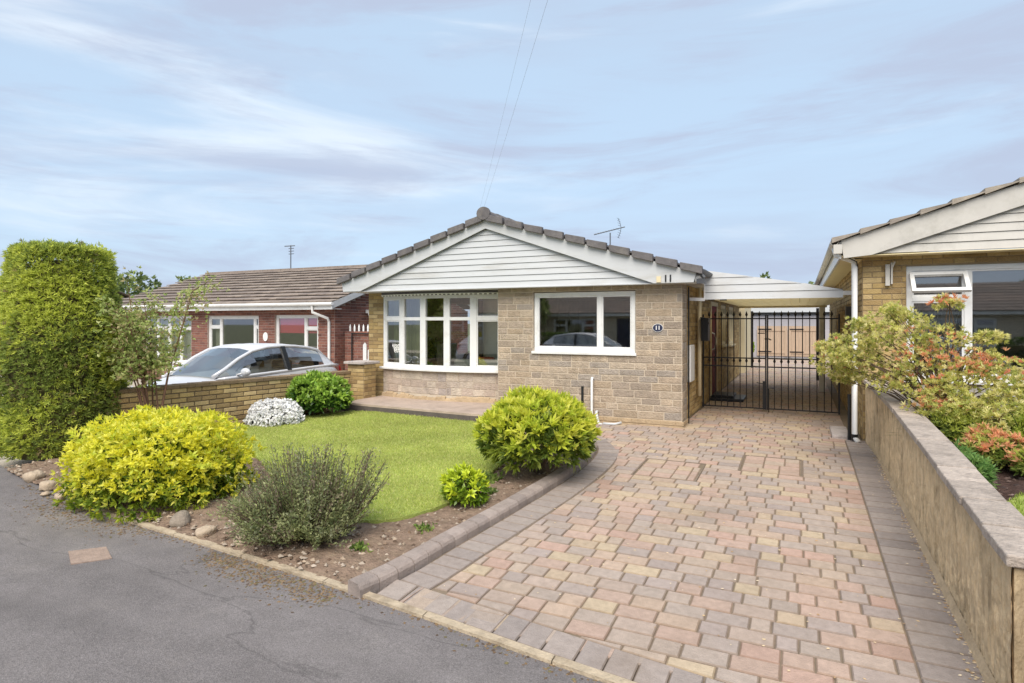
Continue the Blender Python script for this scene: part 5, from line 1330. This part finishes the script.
b = MB(); b.tube([(-16.9, 16.7, 3.4), (-16.9, 16.7, 4.42)], .02, 6); b.build('mast', M['alu'], t)
b = MB(); b.tube([(-17.1, 16.6, 4.38), (-16.75, 16.75, 4.40)], .018, 5)
for z_ in (4.1, 4.2, 4.3): b.tube([(-17.0, 16.7, z_), (-16.75, 16.7, z_)], .012, 4)
b.build('boom', M['alu'], t)
# trellis gate with white finials and white picket beside the pier
t = empty('side_wall', (-10.2, 13.35, -.3), 'red brick side wall topped with a row of white finials between the two bungalows', 'wall')
b = MB(); b.box(-11.5, -9.0, 13.36, 13.56, -.3, 1.32); b.build('wall_core', M['mortar_red'], t)
b = MB(); masonry(b, (-11.5, 13.36, 0), (1, 0, 0), 2.5, [(z, z + .075) for z in np.arange(-.3, 1.28, .075)], (.225,), RED, gap=.012); b.build('brick_facing', M['rbrick'], t)
x = -11.36
for k in range(15):
    b = MB(); b.tube([(x, 13.42, 1.32), (x, 13.42, 1.46), (x, 13.42, 1.54)], [.026, .026, .004], 6); b.build('finial', M['white'], t); x += .155
b = MB(); b.tube([(-11.2, 13.30, -.3), (-11.2, 13.30, 1.3)], .02, 6); b.tube([(-11.2, 13.30, 1.28), (-9.2, 13.30, 1.28)], .02, 6); b.build('iron_frame', M['iron'], t)
t = empty('picket_panel', (-8.35, 10.6, -.3), 'white picket panel just behind the brick pier', 'fence')
for k in range(4):
    b = MB(); x = -8.62 + k * .13; b.extrude([(x, 10.6, -.3), (x + .09, 10.6, -.3), (x + .09, 10.6, .98 + (.12 if k == 0 else 0)), (x + .045, 10.6, 1.03 + (.12 if k == 0 else 0)), (x, 10.6, .98 + (.12 if k == 0 else 0))], (0, .02, 0)); b.build('picket', M['white'], t)
b = MB(); b.box(-8.62, -8.0, 10.62, 10.65, .1, .18); b.box(-8.62, -8.0, 10.62, 10.65, .7, .78); b.build('rail', M['white'], t)

# simple bungalows: far left and across the street (seen in the window reflections)
def simple_house(loc, rot, label, wallm, w_=11.0, d=7.5, group=None):
    t = empty('bungalow', loc, label, 'house', group); z0 = loc[2]; x0, y0 = loc[0], loc[1]
    b_ = MB(); wins = [(x0 - 4.2, x0 - 2.2, z0 + .9, z0 + 2.1), (x0 + 1.4, x0 + 4.0, z0 + .8, z0 + 2.1), (x0 - .9, x0 + .1, z0, z0 + 2.1)]
    holed_wall(b_, x0 - w_ / 2, x0 + w_ / 2, z0, z0 + 2.4, y0, y0 + .2, wins); b_.box(x0 - w_ / 2, x0 - w_ / 2 + .2, y0 + .2, y0 + d, z0, z0 + 2.4); b_.box(x0 + w_ / 2 - .2, x0 + w_ / 2, y0 + .2, y0 + d, z0, z0 + 2.4); b_.box(x0 - w_ / 2 + .2, x0 + w_ / 2 - .2, y0 + d - .2, y0 + d, z0, z0 + 2.4)
    for xx in (x0 - w_ / 2, x0 + w_ / 2 - .2): b_.extrude([(xx, y0, z0 + 2.4), (xx, y0 + d, z0 + 2.4), (xx, y0 + d / 2, z0 + 3.8)], (.2, 0, 0))
    b_.build('wall', wallm, t)
    for q in wins[:2]: window(t, (q[0], y0 + .05), (q[1], y0 + .05), q[2], q[3], [(0, .3, [q[3] - .4]), (.3, .7, []), (.7, 1, [q[3] - .4])], fw=.08)
    b_ = MB(); b_.box(x0 - .9, x0 + .1, y0 + .05, y0 + .1, z0, z0 + 2.1); b_.build('door', M['navy'], t)
    b_ = MB(); cb_ = [rgb(128, 112, 102), rgb(116, 104, 96)]
    roof_slope(b_, y0 - .4, y0 + d / 2, z0 + 2.42, z0 + 3.9, x0 - w_ / 2 - .3, x0 + w_ / 2 + .3, along='X', n=10, cols=cb_, tilew=1.0); roof_slope(b_, y0 + d + .4, y0 + d / 2, z0 + 2.42, z0 + 3.9, x0 - w_ / 2 - .3, x0 + w_ / 2 + .3, along='X', n=10, cols=cb_, tilew=1.0); b_.build('roof', M['tile_brown'], t)
    b_ = MB(); b_.box(x0 - w_ / 2 - .3, x0 + w_ / 2 + .3, y0 - .36, y0 - .33, z0 + 2.24, z0 + 2.42); b_.build('fascia', M['upvc'], t)
    return t
RB = brick_mat('plain_pale_brick', rgb(226, 214, 190), rgb(212, 198, 172), rgb(170, 155, 145), .225, .075)
simple_house((-35.0, 13.0, -.5), 0, 'distant bungalow whose roof shows at the left edge behind the clipped conifer', RB, 12)
for (x, lab) in ((-9.5, 'brick bungalow directly across the street, to the left'), (9.5, 'brick bungalow directly across the street, to the right')):
    h_ = simple_house((0, 0, 0), 0, lab, RB, 11, group='bungalows across the street'); h_.location = (x, -15.5, -.3); h_.rotation_euler = (0, 0, math.pi)
for (x, lab) in ((-12, 'clipped hedge across the street in front of the left bungalow'), (9.5, 'clipped hedge across the street in front of the right bungalow')):
    c_ = (x, -10.2, -.24); t = empty('hedge', c_, lab, 'hedge', 'hedges across the street')
    p, nn, _ = dome_pts(2600, (x, -10.2, .25), 2.6, .45, .75, .05, 61, .2, -.6, power=6)
    a = rosettes(p, nn, 5, .10, .05, pick(pal((84, 108, 40), (104, 128, 46), (66, 90, 34)), len(p)), .9); leaf_mesh('foliage', a[0], a[1], a[2], a[3], a[4], a[5], LEAF, t)
    b = MB(); b.box(x - 2.4, x + 2.4, -10.5, -9.9, -.24, .7); b.build('inner_growth', MATS['dense_dead_foliage'], t)

# far trees
def far_tree(c, r_, h, label, seed, n_=900, ll=.4):
    t = empty('tree', c, label, 'tree', 'distant trees'); p, nn, _ = dome_pts(n_, (c[0], c[1], c[2] + h * .62), r_, r_, h * .38, .2, seed, .4, -.8)
    a = rosettes(p, nn, 5, ll, ll * .5, pick(pal((112, 130, 78), (128, 144, 88), (96, 114, 68), (144, 156, 98)), len(p)), 1); leaf_mesh('crown', a[0], a[1], a[2], a[3], a[4], a[5], LEAF, t)
    b_ = MB(); b_.tube([c, (c[0], c[1], c[2] + h * .6)], [r_ * .09, r_ * .05], 7)
    for k in range(6): a_ = k * 1.05; b_.tube([(c[0], c[1], c[2] + h * .4), (c[0] + r_ * .6 * math.cos(a_), c[1] + r_ * .6 * math.sin(a_), c[2] + h * .75)], [r_ * .04, r_ * .015], 5)
    b_.build('trunk', M['stem'], t)

far_tree((-3.2, 68, -.5), .8, 7.0, 'tiny distant treetop above the middle of the carport', 71, 200, .4)
far_tree((.9, 75, -.5), 1.0, 6.3, 'leftmost of two small far treetops just above the right end of the carport', 72, 200, .4)
far_tree((2.4, 76, -.5), 1.0, 6.4, 'rightmost of two small far treetops just above the right end of the carport', 73, 200, .4)
for i, (x, y, r_, h) in enumerate([(-46, 26, 3.4, 4.9), (-40.5, 26, 2.4, 5.0), (-36, 27, 2.0, 4.6)]):
    far_tree((x, y, -.5), r_, h, ['leftmost far tree seen through the gap beside the clipped conifer', 'middle far tree between the clipped conifer and the brown roof', 'far tree peeping over the left end of the brown roof'][i], 80 + i, 900, .32)
for i, (x, y) in enumerate([(-16.0, -13.5), (14, -28)]): far_tree((x, y, -.5), 2.2, 5.0, ['broad leafy tree standing between the bungalows across the street', 'large tree behind the right bungalow across the street'][i], 90 + i, 1600, .5)

# ------------------------------------------------------------------ rocks, debris
def rock(x, y, sx, sy, sz, m, label, rot=0):
    bm = MB(); nu, nv = 14, 9; r_ = np.random.default_rng(int(abs(x * 1000 + y * 77))); ph = r_.uniform(0, 6, 6)
    v = []
    for j_ in range(nv + 1):
        for i_ in range(nu):
            th_ = 2 * math.pi * i_ / nu; f = math.pi * j_ / nv; d = np.array([math.cos(th_) * math.sin(f), math.sin(th_) * math.sin(f), math.cos(f)])
            k_ = 1 + .10 * math.sin(3 * d[0] + ph[0]) + .10 * math.sin(4 * d[1] + ph[1]) + .08 * math.sin(5 * d[2] + ph[2]) + .05 * math.sin(9 * d[0] + ph[3]) + .05 * math.sin(8 * d[1] + ph[4])
            q = np.sign(d) * np.abs(d) ** .8 * k_ * np.array([sx, sy, sz]); xx = q[0] * math.cos(rot) - q[1] * math.sin(rot); yy = q[0] * math.sin(rot) + q[1] * math.cos(rot)
            v.append((x + xx, y + yy, zg(y) + sz * .55 + q[2]))
    bm.add(v, [(j_ * nu + i_, j_ * nu + (i_ + 1) % nu, (j_ + 1) * nu + (i_ + 1) % nu, (j_ + 1) * nu + i_) for j_ in range(nv) for i_ in range(nu)])
    tag(bm.build('rock', m, smooth=True), label, 'rock', 'rocks along the edge of the bed')
def roadz(x, y):
    e = edge(max(-12, min(8, x)))
    if y >= e - .9: t_ = (y - (e - .9)) / .9; return (zg(e) - .03) * (1 - t_) + (zg(e) - .012) * t_
    t_ = max(0, min(1, (y - 2.0) / (e - 2.9))); return -.25 * (1 - t_) + (zg(e) - .03) * t_
def GP(x, y, H=1.6):     # ground point under a picture position measured in the photograph
    S, C = math.sin(math.atan(288 / 608.)), math.cos(math.atan(288 / 608.)); u = (x - 512) / 608.; v_ = (y - 322) / 608.; t_ = 5
    for _ in range(40): t_ = (H - zg((C + u * S) * t_)) / v_
    return ((-S + u * C) * t_, (C + u * S) * t_)
for (px, py, sx, sy, sz, mk, lab) in [
    (33, 480, .10, .08, .07, 'rock', 'leftmost rounded pale rock at the foot of the clipped conifer'),
    (50, 488, .10, .07, .05, 'rock', 'second pale rock from the left beside the asphalt edge'),
    (74, 492, .11, .08, .05, 'rock', 'angular rock tucked against the left side of the yellow shrub'),
    (60, 499, .06, .05, .035, 'rock', 'small orange tinted stone in front of the second rock'),
    (181, 524, .13, .08, .065, 'rockgrey', 'large grey rounded rock in front of the yellow shrub'),
    (205, 536, .09, .06, .05, 'rock', 'pale flat topped rock between the yellow and the grey green shrub'),
    (242, 543, .10, .06, .05, 'rock', 'pale rock at the left foot of the grey green shrub'),
    (287, 537, .09, .05, .10, 'rock', 'upright pale stone inside the grey green shrub'),
    (88, 505, .05, .04, .03, 'rock', 'tiny stone at the left lower edge of the yellow shrub'),
    (45, 495, .04, .03, .02, 'rock', 'tiny flat stone beside the asphalt below the conifer')]:
    x, y = GP(px, py); rock(x, y, sx, sy, sz, M[mk], lab, px * .1)
# pebbles and leaf litter
def scatter(name, label, pts_, szr, cols, flat=.5, m=None):
    V, F, C_ = [], [], []
    b_ = MB()
    for (x, y, z_) in pts_:
        s_ = random.uniform(*szr); a_ = random.uniform(0, 6.28); c_, q = math.cos(a_) * s_, math.sin(a_) * s_; h_ = s_ * flat
        col = tuple(np.array(random.choice(cols)) * random.uniform(.8, 1.15)); k1 = random.uniform(.5, 1)
        b_.add([(x + c_, y + q, z_), (x - q * k1, y + c_ * k1, z_), (x - c_, y - q, z_), (x + q * k1, y - c_ * k1, z_), (x + random.uniform(-.3, .3) * s_, y + random.uniform(-.3, .3) * s_, z_ + h_)],
               [(0, 1, 4), (1, 2, 4), (2, 3, 4), (3, 0, 4)], col)
    o = b_.build(name, m or mat('litter', None, .95, .1, 20, attr=True)); tag(o, label, name.replace('_', ' ')); kindof(o, 'stuff')
pts_ = []
for _ in range(9000):
    y = random.uniform(3.2, 8.6); x = random.uniform(wallx(y), kx(y) - .12) if y < 8.2 else -7.2
    if y < edge(x) + .03 or inpoly(x, y, LAWN): continue
    pts_.append((x, y, zg(y) + .028))
scatter('pebbles', 'small stones, clods and bark scattered over the flower bed', pts_, (.006, .030), [rgb(160, 142, 122), rgb(128, 108, 90), rgb(160, 146, 130), rgb(104, 84, 66), rgb(90, 72, 58), rgb(170, 156, 140)], .6)
pts_ = []
for (cx_, cy_, n_, sx, sy) in ((75, 508, 800, 45, 12), (130, 524, 500, 44, 9), (250, 568, 420, 34, 11), (225, 560, 260, 26, 7), (312, 592, 320, 34, 9), (285, 580, 260, 34, 8)):
    for _ in range(n_):
        x, y = GP(random.gauss(cx_, sx * .6), random.gauss(cy_, sy * .7)); 
        if y < edge(x) + .02: pts_.append((x, y, roadz(x, y) + .001))
for _ in range(700):
    x = random.uniform(-7.8, .8); y = edge(x) - abs(random.gauss(0, .05)); pts_.append((x, y, roadz(x, y) + .001))
scatter('leaf_litter', 'brown moss and leaf litter along the asphalt edge', pts_, (.005, .016), [rgb(104, 84, 62), rgb(120, 98, 70), rgb(88, 72, 58), rgb(104, 96, 64), rgb(132, 110, 82)], .35)
pts_ = []
for _ in range(900):
    y = random.uniform(3.5, 9.3); pts_.append((.86 - abs(random.gauss(0, .035)), y, zg(y) + .003))
for _ in range(260):
    y = random.uniform(3.4, 9.2); pts_.append((random.uniform(-2.2, .85), y, zg(y) + .003))
scatter('fallen_petals', 'pale dry leaves and petals gathered along the foot of the boundary wall', pts_, (.004, .014), [rgb(206, 184, 150), rgb(190, 164, 126), rgb(170, 138, 100), rgb(214, 196, 168)], .3)
pts_ = [(*GP(random.uniform(0, 560), random.uniform(520, 683)), 0) for _ in range(110)]
pts_ = [(x, y, -.250) for x, y, _ in pts_ if y < edge(x) - .9]
scatter('grit', 'scattered pale grit on the asphalt', pts_, (.003, .008), [rgb(200, 196, 190), rgb(170, 160, 150)], .5)
# moss in sand joints near the kerb and bark in right bed
pts_ = [(random.uniform(1.1, 3), random.uniform(3.6, 7.5), .37) for _ in range(2600)]
pts_ = [p for p in pts_ if not inpoly(p[0], p[1], pp)]
scatter('bark_chips', 'dark bark chips over the soil of the right bed', pts_, (.01, .03), [rgb(74, 58, 52), rgb(98, 80, 72), rgb(122, 106, 98), rgb(56, 44, 40)], .5)

# ------------------------------------------------------------------ car (nose towards -Y)
def make_car(loc):
    t = empty('parked_car', loc, 'silver hatchback parked on the neighbouring drive behind the yellow brick wall', 'car')
    X0, Y0, Z0 = loc
    P = lambda x, s_, z: (X0 + x, Y0 - 2.0 + s_, Z0 + z)
    # lower body by sections: s, half width at sill, at belt, hood/deck z, belt z, bottom z
    SEC = [(0.00, .52, .46, .50, .42, .26), (.06, .70, .62, .62, .50, .20), (.25, .80, .74, .74, .62, .19), (.6, .845, .80, .86, .74, .19), (.98, .86, .835, .965, .86, .19), (1.4, .865, .85, .97, .90, .19), (2.2, .87, .86, .985, .945, .19), (3.0, .87, .86, 1.0, .975, .19), (3.5, .86, .84, 1.01, .985, .20), (3.85, .82, .77, .98, .93, .24), (4.02, .74, .68, .86, .80, .30), (4.07, .66, .58, .72, .64, .36)]
    b_ = MB(); v = []; K_ = 14
    for (s_, ws, wb, zt_, zb_, z0) in SEC:
        half = [(0, z0), (ws * .8, z0), (ws * .97, z0 + .05), (ws, z0 + .22), (ws * 1.0, (z0 + zb_) / 2 + .05), (wb * 1.0, zb_ - .03), (wb * .93, zb_ + (zt_ - zb_) * .45), (wb * .6, zt_ - .012), (0, zt_)]
        ring = [P(x, s_, z) for x, z in half] + [P(-x, s_, z) for x, z in half[-2:0:-1]]
        v += ring
    n_ = 16
    fs = [(i * n_ + k, i * n_ + (k + 1) % n_, (i + 1) * n_ + (k + 1) % n_, (i + 1) * n_ + k) for i in range(len(SEC) - 1) for k in range(n_)] + [tuple(range(n_)), tuple((len(SEC) - 1) * n_ + k for k in range(n_ - 1, -1, -1))]
    b_.add(v, fs); body = b_.build('body', M['carpaint'], t, smooth=True); m_ = body.modifiers.new('s', 'SUBSURF'); m_.levels = 2; m_.render_levels = 2
    # greenhouse: stations (s, roof half width, roof z, belt half width, belt z)
    G = [(.92, .56, .955, .72, .93), (1.15, .555, 1.10, .80, .945), (1.45, .55, 1.275, .81, .955), (1.75, .55, 1.405, .815, .965), (2.1, .555, 1.465, .815, .975), (2.45, .555, 1.475, .815, .985), (2.8, .55, 1.46, .81, .995), (3.15, .54, 1.42, .80, 1.005), (3.45, .52, 1.36, .78, 1.01), (3.72, .50, 1.22, .74, 1.01), (3.93, .48, 1.02, .70, .99)]
    def ringp(g, o=0.0):
        s_, rw, rz, bw_, bz = g; e = rz - .045 if s_ > 1 else rz - .01
        return [(-bw_ - o, bz - .03), (-(rw + (bw_ - rw) * .5) - .02 - o, (e + bz) / 2), (-rw - o - .03, e), (-rw * .5, rz - .005 + o), (0, rz + o), (rw * .5, rz - .005 + o), (rw + o + .03, e), ((rw + (bw_ - rw) * .5) + .02 + o, (e + bz) / 2), (bw_ + o, bz - .03)]
    def sub(name, cells, o, m, sm=True):
        b2 = MB(); 
        for (i, k0, k1) in cells:
            ra, rb = ringp(G[i], o), ringp(G[i + 1], o)
            for k in range(k0, k1): b2.add([P(ra[k][0], G[i][0], ra[k][1]), P(ra[k + 1][0], G[i][0], ra[k + 1][1]), P(rb[k + 1][0], G[i + 1][0], rb[k + 1][1]), P(rb[k][0], G[i + 1][0], rb[k][1])], [(0, 1, 2, 3)])
        ob = b2.build(name, m, t, smooth=sm); return ob
    sub('windscreen', [(i, 2, 6) for i in (0, 1, 2)], .0, CARGLASS)
    r_ = sub('roof', [(i, 2, 6) for i in range(3, 8)], .004, M['carpaint'])
    sub('rear_window', [(i, 2, 6) for i in (8, 9)], .0, CARGLASS)
    for side in (0, 1):
        ks = (0, 2) if side == 0 else (6, 8)
        sub('side_window', [(i, *ks) for i in (1, 2, 3, 4)], .0, CARGLASS)
        sub('side_window', [(i, *ks) for i in (5, 6, 7)], .0, CARGLASS)
        sub('rear_quarter', [(i, *ks) for i in (8, 9)], .004, M['carpaint'])
        sg = -1 if side == 0 else 1
        b2 = MB()   # pillars and window surround following the ring edges
        edge_ = [P(sg * (g[1] + .035), g[0], (g[2] - .045 if g[0] > 1 else g[2] - .01)) for g in G]
        b2.tube(edge_[:9] + [P(sg * .52, 3.93, 1.0)], [.04, .036, .034, .032, .03, .03, .03, .03, .035, .04], 8)
        belt = [P(sg * (g[3] + .002), g[0], g[4] - .02) for g in G]; b2.tube(belt, .028, 8)
        b2.build('roof_pillar', M['carpaint'], t, smooth=True)
        b2 = MB()
        for s_, wd in ((2.45, .10),):
            b2.beam(P(sg * .60, s_ + .02, 1.43), P(sg * .835, s_ - .02, .97), .03, wd, up=(0, 1, 0))
        b2.build('door_pillar', M['black'], t)
        b2 = MB(); b2.beam(P(sg * .62, 3.12, 1.38), P(sg * .80, 3.38, 1.0), .05, .16, up=(0, 1, 0)); 
        mz = MB(); c0 = P(sg * .97, 1.28, 1.02); v = []
        for j_ in range(7):
            for i_ in range(10):
                f = math.pi * j_ / 6; th_ = 2 * math.pi * i_ / 10; v.append((c0[0] + math.cos(th_) * math.sin(f) * .11, c0[1] + math.sin(th_) * math.sin(f) * .06, c0[2] + math.cos(f) * .075))
        mz.add(v, [(j_ * 10 + i_, j_ * 10 + (i_ + 1) % 10, (j_ + 1) * 10 + (i_ + 1) % 10, (j_ + 1) * 10 + i_) for j_ in range(6) for i_ in range(10)]); mz.beam(P(sg * .80, 1.25, .97), P(sg * .92, 1.27, 1.0), .05, .03)
        mz.build('wing_mirror', M['carpaint'], t, smooth=True)
        b2 = MB()
        for yy in (2.55,): b2.tube([P(sg * .875, yy - .35, .80), P(sg * .895, yy - .28, .81), P(sg * .895, yy - .16, .81), P(sg * .875, yy - .10, .80)], .012, 6)
        b2.build('door_handle', M['carpaint'], t)
        for s_ in (.78, 3.32):
            cx_ = sg * .76; b2 = MB(); pr_ = [(-.09, .23), (-.10, .29), (-.05, .315), (.05, .315), (.10, .29), (.09, .23)]; v = []
            for x_, r2 in pr_:
                for k in range(24): a_ = 2 * math.pi * k / 24; v.append(P(cx_ + x_, s_ + math.cos(a_) * r2, .315 + math.sin(a_) * r2))
            b2.add(v, [(i * 24 + k, i * 24 + (k + 1) % 24, (i + 1) * 24 + (k + 1) % 24, (i + 1) * 24 + k) for i in range(5) for k in range(24)]); wh = b2.build('wheel', M['rubber'], t, smooth=True)
            b2 = MB(); v = [P(cx_ + sg * .075, s_ + math.cos(2 * math.pi * k / 24) * .235, .315 + math.sin(2 * math.pi * k / 24) * .235) for k in range(24)]; b2.extrude(v, (-sg * .03, 0, 0))
            for k in range(5): a_ = 2 * math.pi * k / 5; b2.beam(P(cx_ + sg * .085, s_, .315), P(cx_ + sg * .085, s_ + math.cos(a_) * .21, .315 + math.sin(a_) * .21), .03, .05, up=(1, 0, 0))
            b2.build('rim', M['rim'], wh)
            b2 = MB(); b2.tube([P(sg * .868, s_ + math.cos(a_) * .345, .315 + math.sin(a_) * .345) for a_ in [math.pi * k / 12 - .1 for k in range(14)]], .03, 6); b2.build('wheel_arch', M['black'], t)
        b2 = MB(); b2.extrude([P(sg * .50, .02, .58), P(sg * .76, .14, .62), P(sg * .80, .40, .76), P(sg * .72, .38, .79), P(sg * .52, .10, .66)], (0, -.015, .006)); b2.build('headlight', M['lampclear'], t)
        b2 = MB(); b2.extrude([P(sg * .60, 4.05, .70), P(sg * .76, 3.98, .74), P(sg * .79, 3.88, .95), P(sg * .66, 3.98, .96)], (sg * .015, .02, 0)); b2.build('tail_light', M['lampred'], t)
    b2 = MB(); b2.box(X0 - .45, X0 + .45, Y0 - 2.03, Y0 - 1.98, Z0 + .30, Z0 + .46); b2.build('grille', M['black'], t)
    b2 = MB()
    for x_ in (-.38, .38):
        b2.box(X0 + x_ - .24, X0 + x_ + .24, Y0 + .2, Y0 + .65, Z0 + .45, Z0 + .62); b2.box(X0 + x_ - .23, X0 + x_ + .23, Y0 + .6, Y0 + .74, Z0 + .6, Z0 + 1.12); b2.box(X0 + x_ - .12, X0 + x_ + .12, Y0 + .66, Y0 + .74, Z0 + 1.15, Z0 + 1.30)
        b2.box(X0 + x_ - .24, X0 + x_ + .24, Y0 + 1.35, Y0 + 1.48, Z0 + .55, Z0 + 1.08)
    b2.build('seat', mat('seat_fabric', rgb(70, 70, 74), .9), t, bevel=.04)
    b2 = MB(); b2.box(X0 - .7, X0 + .7, Y0 - 1.0, Y0 - .55, Z0 + .75, Z0 + .93); b2.tube([P(.36 + math.cos(a_) * .17, 1.75 + .1 * math.sin(a_), .98 + math.sin(a_) * .15) for a_ in [2 * math.pi * k / 16 for k in range(17)]], .015, 6); b2.build('dashboard', M['black'], t)
    return t
car = make_car((-9.75, 8.35, -.3))
c2 = copy_tree(car); c2.location = (-8.0, -5.8, -.33); c2.rotation_euler = (0, 0, R(90)); c2['label'] = 'silver hatchback parked at the far kerb across the street'
c3 = copy_tree(car); c3.location = (4.2, -6.2, -.33); c3.rotation_euler = (0, 0, R(90)); c3['label'] = 'second silver hatchback parked at the far kerb, further right across the street'
